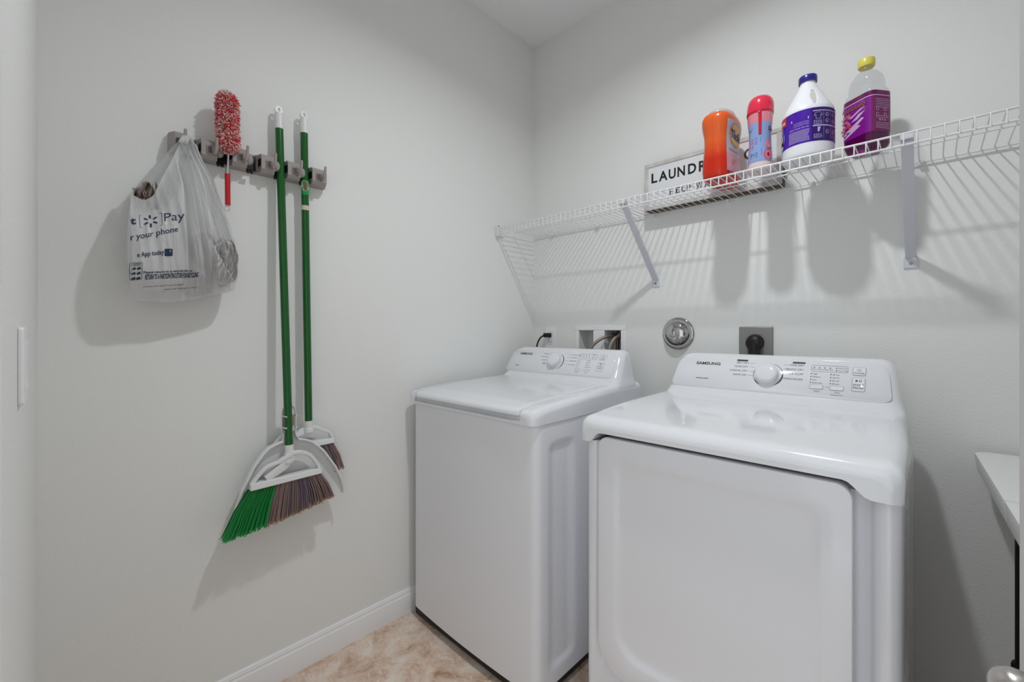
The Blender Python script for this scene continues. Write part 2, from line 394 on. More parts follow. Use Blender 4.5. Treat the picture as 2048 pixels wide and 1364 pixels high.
# open door at the right edge of the photo, with its knobs
Ex, Ey, da = 1.6545, -1.046, math.radians(30)
dl = (Ey - (YF+0.02)) / math.cos(da)
du = Vector((math.sin(da), -math.cos(da), 0)); dn = Vector((-math.cos(da), -math.sin(da), 0))
E0 = Vector((Ex, Ey, 0))
def dpt(u, n, z): p = E0 + du*u + dn*n; return (p.x, p.y, z)
door = thing('door_1', 'open white door at the right edge with a round satin knob', 'door', dpt(dl, 0, 0.0)); door['kind'] = 'structure'
mb = MB(); mb.prism([(0,0),(dl,0),(dl,-0.035),(0,-0.035)], lambda a, b, z: dpt(a, b, z), 0.012, 2.04)
obj('door_slab', mb, 'door_paint', door, bevel=0.002)
kz = 0.800
for sgn, base in ((1, 0.0), (-1, -0.035)):
    mb = MB(); k0 = dpt(0.06, base, kz)
    mb.lathe([(0.0, 0.0), (0.030, 0.0), (0.030, 0.004), (0.026, 0.007), (0.012, 0.009), (0.0095, 0.022), (0.013, 0.030), (0.0205, 0.036), (0.0228, 0.045), (0.0215, 0.053), (0.016, 0.059), (0.008, 0.062), (0.0, 0.0625)], k0, tuple(dn*sgn), 40)
    obj('door_knob', mb, 'satin_nickel', door)
mb = MB()
for z in (0.25, 1.02, 1.80): mb.lathe([(0.0,0),(0.006,0),(0.006,0.09),(0.0,0.09)], dpt(dl-0.002, 0.006, z), (0,0,1), 10)
obj('hinge', mb, 'satin_nickel', door)
# ceiling lamp
lamp = thing('ceiling_light', 'small white cylinder downlight on the ceiling', 'ceiling light', (1.157, -0.935, H))
mb = MB().lathe([(0.0, 0.0), (0.060, 0.0), (0.060, -0.008), (0.048, -0.012), (0.048, -0.088), (0.036, -0.088), (0.036, -0.080), (0.0, -0.080)], (1.157, -0.935, H), (0,0,1), 32)
obj('lamp_housing', mb, 'white_plastic', lamp)
mb = MB().lathe([(0.0, -0.0815), (0.035, -0.0815), (0.035, -0.084), (0.0, -0.084)], (1.157, -0.935, H), (0,0,1), 24)
obj('lens', mb, 'lamp_glow', lamp)
la = bpy.data.lights.new('downlight', 'AREA'); la.shape = 'DISK'; la.size = 0.08; la.energy = LAMP_W; la.color = (0.945, 0.983, 1.0); la.spread = math.radians(LAMP_SPREAD)
lo_ = bpy.data.objects.new('downlight', la); C.objects.link(lo_); lo_.parent = lamp; lo_.location = (0, 0, -0.0895)
# light switch on the near wall
sw = thing('light_switch', 'white wall switch plate with a rocker near the left photo edge', 'light switch', (0.660, YF, 1.128))
mb = MB(); mb.prism(rrect(0.036, 0.0535, 0.005), lambda a, b, d: (0.660+a, YF+d, 1.128+b), 0.0, 0.006)
obj('plate', mb, 'trim_paint', sw, bevel=0.002)
for dx in (0.0,):
    mb = MB(); mb.add([(0.660+dx+x, YF+y, 1.128+z) for x in (-0.0165, 0.0165) for y, z in ((0.005,-0.033),(0.0085,-0.033),(0.0065,0.0),(0.0085,0.033),(0.005,0.033))],
           [(0,1,2,3,4),(9,8,7,6,5),(0,5,6,1),(1,6,7,2),(2,7,8,3),(3,8,9,4),(4,9,5,0)])
    obj('rocker', mb, 'trim_paint', sw, smooth=False)

# ------------------------------------------------------------------ laundry machines
PK = 0.62; PL = math.hypot(1, PK)                     # slope of the console face
def plan_ring(x0, x1, yf, yb, r, bow, z, ns=40):
    """cabinet outline at height z: bowed front, rounded corners, densely divided right side"""
    pts = []; xc, hw = (x0+x1)/2, (x1-x0)/2
    nf = 16
    for k in range(nf+1):
        x = lerp(x0+r, x1-r, k/nf); pts.append((x, yf - bow*(1-((x-xc)/(hw-r))**2)))
    for k in range(1, 7):
        a = math.radians(-90 + 90*k/6); pts.append((x1-r+r*math.cos(a), yf+r+r*math.sin(a)))
    for k in range(1, ns+1): pts.append((x1, lerp(yf+r, yb, k/ns)))
    pts.append((x0, yb))
    for k in range(1, ns+1): pts.append((x0, lerp(yb, yf+r, k/ns)))
    for k in range(1, 6):
        a = math.radians(180 + 90*k/6); pts.append((x0+r+r*math.cos(a), yf+r+r*math.sin(a)))
    return [(p[0], p[1], z) for p in pts]
def rr_mask(y, z, y0, y1, z0, z1, r, b):
    """1 inside a rounded rectangle, 0 outside, soft border b"""
    cy, cz, hy, hz = (y0+y1)/2, (z0+z1)/2, (y1-y0)/2, (z1-z0)/2
    dy, dz = abs(y-cy)-hy+r, abs(z-cz)-hz+r
    d = math.hypot(max(dy,0), max(dz,0)) + min(max(dy,dz),0) - r
    return 1 - sstep(-b, 0, d)
def cabinet(x0, x1, yf, yb, z0, z1, r, bow, recess):
    nz = 80; rings = []
    for i in range(nz+1):
        z = lerp(z0, z1, i/nz); ring = []
        for p in plan_ring(x0, x1, yf, yb, r, bow, z):
            x, y, _ = p
            if y > yf+r:
                dd = sum(0.008*rr_mask(y, z, *q) for q in recess)
                if abs(x-x1) < 1e-6: x -= dd
                elif abs(x-x0) < 1e-6: x += dd
            ring.append((x, y, z))
        rings.append(ring)
    return MB().loft(rings)
def top_h(y): return smooth_interp([(-0.83, 0.922), (-0.76, 0.938), (-0.55, 0.952), (-0.32, 0.960), (-0.13, 0.962)], y)[0]
def cover(x0, x1, yf, yb, zbot, r, trench=None, pr=0.035, nx=40, fz=0.905, rl=None, pl=None):
    """moulded top: cross-sections across x swept from front to back, with zbot(x) as lower edge"""
    ys = [yf + v for v in (0.0, 0.001, 0.003, 0.007, 0.012, 0.018, 0.026, 0.036)] + [yf + 0.05 + i*0.03 for i in range(8)]
    ys = [y for y in ys if y < yb - 0.04]
    if trench: ys += [trench[2], trench[2]+0.002, trench[3]-0.001, trench[3]+0.001]
    y = max(ys) ;
    while y < yb - 0.04: y += 0.04; ys.append(min(y, yb))
    ys = sorted(set(round(v, 5) for v in ys if v <= yb)) + [yb]
    rings = []
    for y in ys:
        d = y - yf
        q1, q0 = pr, (pl or pr); tp = 0.016*sstep(-0.62, -0.22, y)
        a = x0 + tp + (q0 - math.sqrt(max(q0*q0 - (q0-min(d, q0))**2, 0)) if d < q0 else 0)
        b = x1 - tp - (q1 - math.sqrt(max(q1*q1 - (q1-min(d, q1))**2, 0)) if d < q1 else 0)
        ra = rl or r
        fr = 0.036
        ht = top_h(y)
        if d < fr: ht = lerp(fz, top_h(yf+fr), math.sqrt(max(0, 1-(1-d/fr)**2)))
        xs = []
        for k in range(7):
            t = PI/2*k/6; xs.append((a + ra*(1-math.cos(t)), ht - ra*(1-math.sin(t))))
        inner = []
        for k in range(1, nx): inner.append(lerp(a+ra, b-r, k/nx))
        if trench:
            tx0, tx1 = trench[0], trench[1]
            inner = sorted(inner + [tx0-0.0008, tx0+0.0008, tx1-0.0008, tx1+0.0008])
        mid = []
        for x in inner:
            z = ht
            if trench and tx0 < x < tx1 and y <= trench[3]:
                z = min(ht, trench[4] if y <= trench[2] + 0.0005 else trench[5])
            mid.append((x, z))
        xr = [(b - r*(1-math.cos(PI/2*k/6)), ht - r*(1-math.sin(PI/2*k/6))) for k in range(6, -1, -1)]
        top = xs + mid + xr
        bot = [(min(max(lerp(a, b, k/nx), a), b), zbot(lerp(a, b, k/nx), y)) for k in range(nx, -1, -1)]
        rings.append([(p[0], y, p[1]) for p in top] + [(p[0], y, p[1]) for p in bot])
        if y == ys[0]: front = (y, top)
    mb = MB().loft(rings, cap0=False)
    y, top = front; n = len(top)                     # front face as a strip of quads (its upper edge dips at the lid)
    mb.add([(p[0], y, p[1]) for p in top] + [(p[0], y, zbot(p[0], y)) for p in top], [(i, i+1, i+1+n, i+n) for i in range(n-1)])
    return mb
def console(xc):
    prof = [(0.930,.324,-.335,-.135),(0.950,.3235,-.325,-.135),(0.960,.3215,-.312,-.135),(0.970,.318,-.299,-.135),(0.980,.315,-.2895,-.135),(0.990,.3125,-.2815,-.135),
            (1.03,.308,-.2562,-.14),(1.065,.302,-.2345,-.142),(1.080,.297,-.2245,-.145),(1.088,.290,-.2165,-.150),(1.093,.280,-.207,-.158),(1.0955,.266,-.196,-.168)]
    rings = []
    for z, hx, yf, yb in prof:
        hy = (yb-yf)/2; rings.append([(xc+p[0], (yf+yb)/2+p[1], z) for p in rrect(hx, hy, min(0.034, hy*0.9), 6)])
    return MB().loft(rings)
def panel_map(xc, h): return lambda x, s: (xc+x, -0.2846 + PK/PL*s - h/PL, 0.985 + s/PL + h*PK/PL)
def panel_outline():
    pts = []
    bl, br, tl, tr = (-0.303, -0.004), (0.300, -0.004), (-0.2905, 0.1195), (0.288, 0.1195)
    def corner(p, q, r_, rad):
        P = Vector(p); a = (Vector(q)-P).normalized(); b_ = (Vector(r_)-P).normalized()
        for k in range(9):
            t = k/8; s0 = P + a*rad; s2 = P + b_*rad
            v = s0*(1-t)**2 + P*2*t*(1-t) + s2*t*t; pts.append((v.x, v.y))
    corner(bl, tl, br, 0.026); corner(br, bl, tr, 0.026); corner(tr, br, tl, 0.046); corner(tl, tr, bl, 0.046)
    return pts
def dial(root, xc, x, s, gloss='gloss_plastic'):
    f0 = panel_map(xc, 0.004); f1 = panel_map(xc, 0.03)
    o = Vector(f0(x, s)); d = Vector(f1(x, s)) - o; d.normalize()
    mb = MB().lathe([(0.0, 0.0), (0.0335, 0.0), (0.0335, 0.003), (0.0325, 0.016), (0.0305, 0.020), (0.027, 0.0225), (0.018, 0.024), (0.0, 0.0245)], o, d, 48)
    k = obj('dial', mb, gloss, root)
    mb = MB().lathe([(0.0, 0.0), (0.0375, 0.0), (0.0375, 0.0035), (0.0345, 0.0045), (0.0, 0.0045)], Vector(f0(x, s)) - d*0.002, d, 48)
    obj('dial_bezel', mb, 'gloss_plastic', root)
    return k
def machine_feet(root, x0, x1, yf, yb):
    for x in (x0+0.06, x1-0.06):
        for y in (yf+0.07, yb-0.07):
            obj('foot', MB().lathe([(0.0,0.0),(0.022,0.0),(0.022,0.012),(0.008,0.016),(0.008,0.05),(0.0,0.05)], (x, y, 0.0), (0,0,1), 14), 'black', root)

# --- washing machine
WX0, WX1, WYF, WYB = 0.040, 0.715, -0.806, -0.135
wash = thing('washing_machine', 'white top-loading washing machine in the corner by the broom wall', 'washing machine', ((WX0+WX1)/2, -0.47, 0.0))
RC = [(-0.742, -0.612, 0.095, 0.822, 0.03, 0.016), (-0.52, -0.30, 0.095, 0.822, 0.03, 0.016)]
obj('cabinet', cabinet(WX0, WX1, WYF, WYB, 0.047, 0.8815, 0.03, 0.010, RC), 'enamel_matt', wash, angle=60)
mb = MB().box(WX0+0.012, WX1-0.012, WYF+0.006, WYB-0.02, 0.014, 0.05); obj('base', mb, 'black', wash)
machine_feet(wash, WX0, WX1, WYF, WYB)
LX0, LX1, LYB = 0.066, 0.660, -0.335
mb = cover(WX0+0.001, WX1+0.003, -0.822, -0.125, lambda x, y: 0.8835, 0.024, trench=(LX0, LX1, -0.805, LYB, 0.892, 0.910), fz=0.912, rl=0.010, pl=0.014, pr=0.030)
obj('top_cover', mb, 'gloss_plastic', wash, angle=30)
def lid_mesh():
    ys = [-0.8235 + v for v in (0, 0.0015, 0.004, 0.008, 0.014, 0.022, 0.034)] + [-0.76 + i*0.03 for i in range(14)] + [LYB-0.004]
    rings = []
    for y in ys:
        d = y + 0.8235; a, b = LX0+0.0035, LX1-0.0035
        ins = 0.03 - math.sqrt(max(0.0009 - (0.03-min(d,0.03))**2, 0)) if d < 0.03 else 0
        a += ins; b -= ins
        ht = top_h(y) + 0.0025; zb = ht - 0.022
        if d < 0.034:
            q = math.sqrt(max(0, 1-(1-d/0.034)**2)); ht = lerp(0.914, top_h(-0.79)+0.0025, q); zb = 0.9105
        r = 0.006; top = []
        for k in range(5):
            t = PI/2*k/4; top.append((a + r*(1-math.cos(t)), max(ht - r*(1-math.sin(t)), zb+0.0005)))
        top = top + [(lerp(a+r, b-r, k/20), ht) for k in range(1, 20)] + [(a+b-p[0], p[1]) for p in reversed(top)]
        rings.append([(p[0], y, p[1]) for p in top] + [(b, y, zb), (a, y, zb)])
    return MB().loft(rings)
obj('lid', lid_mesh(), 'gloss_plastic', wash, angle=30)
WC = 0.362
obj('console', console(WC+0.0155), 'gloss_plastic', wash, angle=50)
mb = MB(); fm = panel_map(WC, 0.0); fo = panel_outline()
def panel_prism(xc):
    f0, f1, f2 = panel_map(xc, -0.004), panel_map(xc, 0.0012), panel_map(xc, 0.0026)
    n = len(fo); rings = [[f0(*p) for p in fo], [f1(*p) for p in fo], [f2(p[0]*0.996, 0.058+(p[1]-0.058)*0.982) for p in fo]]
    return MB().loft(rings)
obj('control_panel', panel_prism(WC), 'gloss_plastic', wash, angle=50)
def panel_print(root, xc, dark, light):
    f = panel_map(xc, 0.0031)
    if dark.v: obj('panel_print', dark, 'dark_grey', root, smooth=False)['kind'] = 'stuff'
    if light.v: obj('panel_print', light, 'print_grey', root, smooth=False)['kind'] = 'stuff'
def small_list(mb, items, x, s, ds, f, h=0.0034):
    for i, t in enumerate(items):
        put_disc(mb, x, s - i*ds + h/2, 0.0017, f, 8); put_text(mb, t, x+0.0045, s - i*ds, h, f)
f = panel_map(WC, 0.0031); dk, lt = MB(), MB()
put_text(dk, 'SAMSUNG', -0.240, 0.087, 0.0105, f, width=0.078, bold=0.025)
put_text(dk, 'aquajet', -0.243, 0.026, 0.0045, f, width=0.022, bold=0.02)
for t, x, s in (('NORMAL', -0.085, 0.094), ('HEAVY DUTY', -0.085, 0.078), ('BEDDING', -0.085, 0.061), ('RINSE', -0.085, 0.047), ('+ SPIN', -0.085, 0.040)):
    put_text(lt, t, x+0.022, s, 0.0046, f, align='R'); put_line(lt, x+0.025, s+0.002, x+0.045, s+0.002, 0.0006, f)
for t, x, s in (('QUICK WASH', 0.100, 0.094), ('DELICATES', 0.098, 0.080), ('DEEP WASH', 0.096, 0.064), ('SELF CLEAN', 0.094, 0.046)):
    put_text(lt, t, x-0.026, s, 0.0046, f); put_line(lt, x-0.050, s+0.002, x-0.030, s+0.002, 0.0006, f)
put_arc(dk, -0.005, 0.058, 0.0410, -62, 68, 0.0008, 0.0040, f); put_arc(lt, -0.005, 0.058, 0.0395, 120, 225, 0.0005, 0.0012, f)
put_frame(lt, 0.112, 0.205, 0.080, 0.105, 0.0007, f, 0.005)
for i in range(4): put_disc(dk, 0.120+i*0.014, 0.096, 0.002, f, 8); put_text(lt, ('Wash','Rinse','Spin','Done')[i], 0.120+i*0.014, 0.088, 0.0030, f, align='C')
put_disc(dk, 0.180, 0.099, 0.0018, f, 8); put_text(lt, 'Delay', 0.184, 0.0975, 0.0034, f); put_disc(dk, 0.180, 0.088, 0.0018, f, 8); put_text(lt, 'Lid Lock', 0.184, 0.0865, 0.0034, f)
small_list(dk, ['Hot', 'Warm', 'Cold', 'Eco'], 0.112, 0.071, 0.0105, f); small_list(dk, ['Heavy', 'Normal', 'Light', 'Extra Rinse'], 0.160, 0.071, 0.0105, f)
for x0, x1, t in ((0.110, 0.138, 'Temp'), (0.158, 0.186, 'Spin')): put_frame(lt, x0, x1, 0.020, 0.030, 0.0006, f, 0.004); put_text(lt, t, (x0+x1)/2, 0.012, 0.0040, f, align='C')
put_frame(lt, 0.216, 0.248, 0.078, 0.103, 0.0006, f, 0.004); put_arc(dk, 0.232, 0.0945, 0.0042, 125, 415, 0.0007, 0.0009, f); put_line(dk, 0.232, 0.095, 0.232, 0.100, 0.0008, f)
put_text(dk, 'POWER', 0.232, 0.0815, 0.0042, f, align='C')
put_frame(lt, 0.215, 0.248, 0.026, 0.066, 0.0006, f, 0.004)
dk.add([f(0.226,0.0555), f(0.226,0.0625), f(0.232,0.059)], [(0,1,2)]); put_rect(dk, 0.2335, 0.2345, 0.0555, 0.0625, f); put_rect(dk, 0.2365, 0.2375, 0.0555, 0.0625, f)
put_text(dk, 'START', 0.232, 0.045, 0.0050, f, align='C'); put_text(dk, 'PAUSE', 0.232, 0.0365, 0.0050, f, align='C')
panel_print(wash, WC, dk, lt)
dial(wash, WC, -0.010, 0.060)

# --- dryer
DX_0, DX_1, DYF, DYB = 0.866, 1.546, -0.765, -0.135
dry = thing('clothes_dryer', 'white front-door clothes dryer beside the folding table, with larger plain top', 'dryer', ((DX_0+DX_1)/2, -0.45, 0.0))
def dryer_cabinet():
    nz = 60; rings = []; x0, x1 = DX_0, DX_1; r = 0.022
    for i in range(nz+1):
        z = lerp(0.03, 0.866, i/nz); ring = []
        g = sstep(0.18, 0.30, z)                       # grip channel beside the door fades out low down
        for k in range(61):
            x = lerp(x0+r, x1-r, k/60)
            dl_, dr_ = x - 0.912, 1.490 - x
            ch = 0.030*g*(sstep(-0.016, 0.004, dl_)*sstep(-0.030, 0.000, dr_))
            ring.append((x, DYF + ch, z))
        for k in range(1, 7):
            a = math.radians(-90+90*k/6); ring.append((x1-r+r*math.cos(a), DYF+r+r*math.sin(a), z))
        for k in range(1, 41):
            y = lerp(DYF+r, DYB, k/40); dd = sum(0.008*rr_mask(y, z, *q) for q in RC2); ring.append((x1-dd, y, z))
        ring.append((x0, DYB, z))
        for k in range(1, 41):
            y = lerp(DYB, DYF+r, k/40); dd = sum(0.008*rr_mask(y, z, *q) for q in RC2); ring.append((x0+dd, y, z))
        for k in range(1, 6):
            a = math.radians(180+90*k/6); ring.append((x0+r+r*math.cos(a), DYF+r+r*math.sin(a), z))
        rings.append(ring)
    return MB().loft(rings)
RC2 = [(-0.70, -0.56, 0.095, 0.80, 0.03, 0.016), (-0.48, -0.24, 0.095, 0.80, 0.03, 0.016)]
obj('cabinet', dryer_cabinet(), 'enamel', dry, angle=60)
obj('base', MB().box(DX_0+0.015, DX_1-0.015, DYF+0.02, DYB-0.02, 0.014, 0.032), 'black', dry)
machine_feet(dry, DX_0, DX_1, DYF, DYB)
def dz(x, y):
    t = sstep(0.893, 0.93, x) * (1 - sstep(1.462, 1.503, x))
    return lerp(0.868, 0.8965, t) if y < -0.70 else 0.868
obj('top_cover', cover(DX_0-0.003, DX_1+0.003, -0.792, -0.125, dz, 0.026, nx=70, fz=0.908, pr=0.020), 'gloss_plastic', dry, angle=30)
# door: rounded slab with a dished front
DDX0, DDX1, DDZ0, DDZ1, DDY = 0.9165, 1.4765, 0.245, 0.8855, -0.7805
def door_mesh():
    # rim profile outwards then a dished centre panel
    def outline(ins, rt, rb):
        x0, x1, z0, z1 = DDX0+ins, DDX1-ins, DDZ0+ins, DDZ1-ins; pts = []
        for cx, cz, a0, rr in ((x1, z1, 0, rt), (x0, z1, 90, rt), (x0, z0, 180, rb), (x1, z0, 270, rb)):
            rr = max(rr-ins, 0.004); sx = -1 if cx == x1 else 1; sz = -1 if cz == z1 else 1
            for k in range(9):
                a = math.radians(a0+90*k/8); pts.append((cx+sx*rr+rr*math.cos(a), cz+sz*rr+rr*math.sin(a)))
        return pts
    def dish(ins, y):
        x0, x1, z0, z1 = 0.968+ins, 1.428-ins, 0.305+ins, 0.830-ins*1.4; pts = []
        for cx, cz, a0, rr in ((x1, z1, 0, 0.03), (x0, z1, 90, 0.03), (x0, z0, 180, 0.07), (x1, z0, 270, 0.07)):
            rr = max(rr-ins*0.5, 0.006); sx = -1 if cx == x1 else 1; sz = -1 if cz == z1 else 1
            for k in range(9):
                a = math.radians(a0+90*k/8); pts.append((cx+sx*rr+rr*math.cos(a), cz+sz*rr+rr*math.sin(a)))
        return [(p[0], y, p[1]) for p in pts]
    rings = [[(p[0], -0.745, p[1]) for p in outline(0.004, 0.03, 0.085)], [(p[0], -0.772, p[1]) for p in outline(0, 0.03, 0.085)],
             [(p[0], -0.777, p[1]) for p in outline(0.0007, 0.03, 0.085)], [(p[0], -0.7795, p[1]) for p in outline(0.002, 0.03, 0.085)], [(p[0], DDY, p[1]) for p in outline(0.006, 0.03, 0.085)]]
    rings += [dish(-0.002, DDY), dish(0.002, DDY+0.0012), dish(0.010, DDY+0.006), dish(0.020, DDY+0.0085), dish(0.032, DDY+0.0095), dish(0.12, DDY+0.0095)]
    return MB().loft(rings)
obj('door', door_mesh(), 'enamel', dry, angle=40)
DC = 1.2085
obj('console', console(DC+0.002), 'gloss_plastic', dry, angle=50)
obj('control_panel', panel_prism(DC), 'gloss_plastic', dry, angle=50)
f = panel_map(DC, 0.0031); dk, lt = MB(), MB()
put_text(dk, 'SAMSUNG', -0.229, 0.084, 0.0105, f, width=0.081, bold=0.025)
put_text(dk, 'moisture sensor', -0.220, 0.029, 0.0048, f, width=0.043, bold=0.02)
put_rect(dk, -0.097, -0.064, 0.1035, 0.1095, f); put_rect(dk, 0.063, 0.096, 0.1035, 0.1095, f)
for t, s in (('VERY DRY', 0.0945), ('MORE DRY', 0.0805), ('NORMAL DRY', 0.0655), ('DAMP DRY', 0.0500)):
    put_text(lt, t, -0.060, s, 0.0060, f, align='R'); put_line(lt, -0.056, s+0.003, -0.040, s+0.003, 0.0006, f)
for t, s in (('TIME DRY', 0.0945), ('QUICK DRY', 0.0800), ('AIR FLUFF', 0.0645), ('WRINKLE RELEASE', 0.0470)):
    put_text(lt, t, 0.094, s, 0.0060, f, align='R', width=0.052 if 'WR' in t else None); put_line(lt, 0.040, s+0.003, 0.040 if 'WR' in t else 0.058, s+0.003, 0.0006, f) if 'WR' not in t else None
put_arc(dk, 0.0, 0.058, 0.0415, 108, 200, 0.0006, 0.0016, f); put_arc(dk, 0.0, 0.058, 0.0395, 195, 238, 0.0008, 0.0040, f)
put_arc(dk, 0.0, 0.058, 0.0415, -20, 72, 0.0006, 0.0014, f); put_arc(dk, 0.0, 0.058, 0.0395, -58, 10, 0.0008, 0.0045, f)
put_frame(lt, 0.113, 0.201, 0.080, 0.101, 0.0007, f, 0.004)
for i in range(4): put_disc(lt, 0.120+i*0.013, 0.093, 0.0020, f, 8); put_text(lt, ('Damp','Drying','Cooling','Wrinkle')[i], 0.120+i*0.013, 0.086, 0.0030, f, align='C')
put_disc(dk, 0.174, 0.094, 0.0018, f, 8); put_text(lt, 'Child Lock', 0.178, 0.0925, 0.0034, f); put_disc(dk, 0.174, 0.086, 0.0018, f, 8); put_text(lt, 'Filter Check', 0.178, 0.0845, 0.0034, f)
small_list(dk, ['High', 'Medium', 'Low', 'Extra Low'], 0.114, 0.070, 0.0098, f, 0.0042); small_list(dk, ['60 min', '40 min', '30 min', '20 min'], 0.162, 0.070, 0.0098, f, 0.0042)
put_text(lt, 'Temp', 0.131, 0.0135, 0.0045, f, align='C'); put_text(lt, 'Time', 0.179, 0.0135, 0.0045, f, align='C'); put_text(lt, 'Temperature', 0.179, 0.006, 0.0038, f, align='C')
put_text(lt, '3 sec', 0.155, 0.030, 0.0030, f, align='C')
put_arc(dk, 0.2265, 0.0905, 0.0042, 125, 415, 0.0007, 0.0009, panel_map(DC, 0.0047)); put_line(dk, 0.2265, 0.091, 0.2265, 0.096, 0.0008, panel_map(DC, 0.0047))
fb = panel_map(DC, 0.0047)
put_text(dk, 'POWER', 0.2265, 0.0780, 0.0048, fb, align='C')
dk.add([fb(0.2195,0.0525), fb(0.2195,0.0600), fb(0.2265,0.0562)], [(0,1,2)]); put_rect(dk, 0.228, 0.2292, 0.0525, 0.0600, fb); put_rect(dk, 0.2315, 0.2327, 0.0525, 0.0600, fb)
put_text(dk, 'START', 0.2265, 0.0405, 0.0058, fb, align='C', bold=0.01); put_text(dk, 'PAUSE', 0.2265, 0.0315, 0.0058, fb, align='C', bold=0.01)
panel_print(dry, DC, dk, lt)
for x0, x1, s0, s1 in ((0.1135, 0.1455, 0.0225, 0.0355), (0.1620, 0.1935, 0.0225, 0.0355), (0.2125, 0.2405, 0.0745, 0.0995), (0.2125, 0.2405, 0.0245, 0.0655)):
    a = rrect((x1-x0)/2, (s1-s0)/2, 0.003, 4); cx, cs = (x0+x1)/2, (s0+s1)/2
    mb = MB().loft([[panel_map(DC, h)(cx+p[0]*k, cs+p[1]*k) for p in a] for h, k in ((0.0, 1), (0.0036, 1), (0.0043, 0.95))])
    bt = obj('button', mb, 'gloss_plastic', dry)
    mb = MB(); put_frame(mb, x0-0.0008, x1+0.0008, s0-0.0008, s1+0.0008, 0.0009, panel_map(DC, 0.0031), 0.0035); obj('button_outline', mb, 'print_grey', bt, smooth=False)
dial(dry, DC, -0.002, 0.058)

# ------------------------------------------------------------------ fittings on the back wall
# socket with the washer's plug
out = thing('wall_outlet', 'white double wall socket behind the washing machine', 'outlet', (0.1205, 0, 1.136))
mb = MB().prism(rrect(0.035, 0.0575, 0.005), lambda a, b, d: (0.1205+a, -d, 1.136+b), 0.0, 0.005); obj('plate', mb, 'trim_paint', out, bevel=0.0015)
for dz_ in (-0.02, 0.02):
    mb = MB().prism(rrect(0.0165, 0.0145, 0.008), lambda a, b, d: (0.1205+a, -d, 1.136+dz_+b), 0.004, 0.0065); so = obj('socket', mb, 'white_plastic', out)
    mb = MB()
    for dx in (-0.0065, 0.0065): mb.box(0.1205+dx-0.001, 0.1205+dx+0.001, -0.0069, -0.006, 1.136+dz_-0.004, 1.136+dz_+0.005)
    obj('slot', mb, 'black', so)['kind'] = 'stuff'
plug = thing('power_cord', 'black power plug and cord plugged into the white socket', 'power cord', (0.112, -0.007, 1.150))
mb = MB().prism(rrect(0.015, 0.0115, 0.005), lambda a, b, d: (0.1175+a - d*0.25, -d, 1.152+b), 0.0072, 0.034); obj('plug', mb, 'cord_black', plug, bevel=0.003)
path = [(0.110,-0.030,1.152),(0.098,-0.036,1.150),(0.084,-0.042,1.140),(0.074,-0.048,1.122),(0.070,-0.056,1.098),(0.072,-0.066,1.06),(0.08,-0.08,1.0),(0.09,-0.09,0.93)]
obj('cord', MB().tube(path, 0.0042, 10), 'cord_black', plug)

# recessed washer supply box
wb = thing('washer_outlet_box', 'white recessed supply box with two openings above the washing machine', 'outlet box', (0.423, 0, 1.08))
mb = MB(); xs = [0.281, 0.304, 0.390, 0.452, 0.541, 0.565]; zt, zb = 1.2025, 0.945
ZO, ZI = 1.1775, 0.985
def frm(x, z, d): return (x, -d, z)
mb.box(0.281, 0.565, -0.007, 0.0, ZO, zt).box(0.281, 0.565, -0.007, 0.0, zb, ZI).box(xs[0], xs[1], -0.007, 0.0, ZI, ZO).box(xs[2], xs[3], -0.007, 0.0, ZI, ZO).box(xs[4], xs[5], -0.007, 0.0, ZI, ZO)
obj('faceplate', mb, 'trim_paint', wb, bevel=0.003)
for a, b_ in ((xs[1], xs[2]), (xs[3], xs[4])):
    D = 0.085; mb = MB(); e = 0.002
    mb.box(a-e, a, 0.0, D, ZI, ZO).box(b_, b_+e, 0.0, D, ZI, ZO).box(a-e, b_+e, 0.0, D, ZO, ZO+e).box(a-e, b_+e, 0.0, D, ZI-e, ZI).box(a-e, b_+e, D, D+e, ZI-e, ZO+e)
    obj('recess', mb, 'white_plastic', wb)
VALV = ((0.478, 1.150), (0.522, 1.152))
for vx, vz in VALV:
    mb = MB().lathe([(0.0,0.0),(0.009,0.0),(0.009,0.03),(0.013,0.032),(0.013,0.046),(0.0,0.046)], (vx, 0.084, vz), (0,-1,0), 14)
    mb.lathe([(0.0,0.0),(0.006,0.0),(0.006,0.016),(0.012,0.018),(0.012,0.024),(0.0,0.024)], (vx, 0.06, vz), (0,0,1), 12)
    mb.lathe([(0.0,0.0),(0.009,0.0),(0.009,0.15),(0.0,0.15)], (vx+0.004, 0.066, vz-0.155), (0,0,1), 12)
    obj('valve', mb, 'brass', wb)
def hose(name, pts, label):
    t = thing(name, label, 'hose', pts[0], 'braided steel water hoses')
    P = []
    for i in range(len(pts)-1):
        p0, p1, p2, p3 = [Vector(pts[min(max(i+k, 0), len(pts)-1)]) for k in (-1,0,1,2)]
        for k in range(6):
            u = k/6; P.append(0.5*((2*p1)+(-p0+p2)*u+(2*p0-5*p1+4*p2-p3)*u*u+(-p0+3*p1-3*p2+p3)*u**3))
    P.append(Vector(pts[-1]))
    d = (P[1]-P[0]).normalized()
    obj('coupling', MB().lathe([(0.0,0.0),(0.0135,0.0),(0.0145,0.004),(0.0145,0.012),(0.011,0.017),(0.009,0.026),(0.0,0.026)], P[0], d, 16), 'steel', t)
    obj('braided_hose', MB().tube(P, 0.0075, 12), 'braid', t)
hose('water_hose', [(0.478,0.036,1.150),(0.476,0.0,1.149),(0.462,-0.035,1.141),(0.436,-0.058,1.118),(0.415,-0.07,1.085),(0.405,-0.078,1.03),(0.40,-0.085,0.93)], 'braided steel hose arching left out of the supply box')
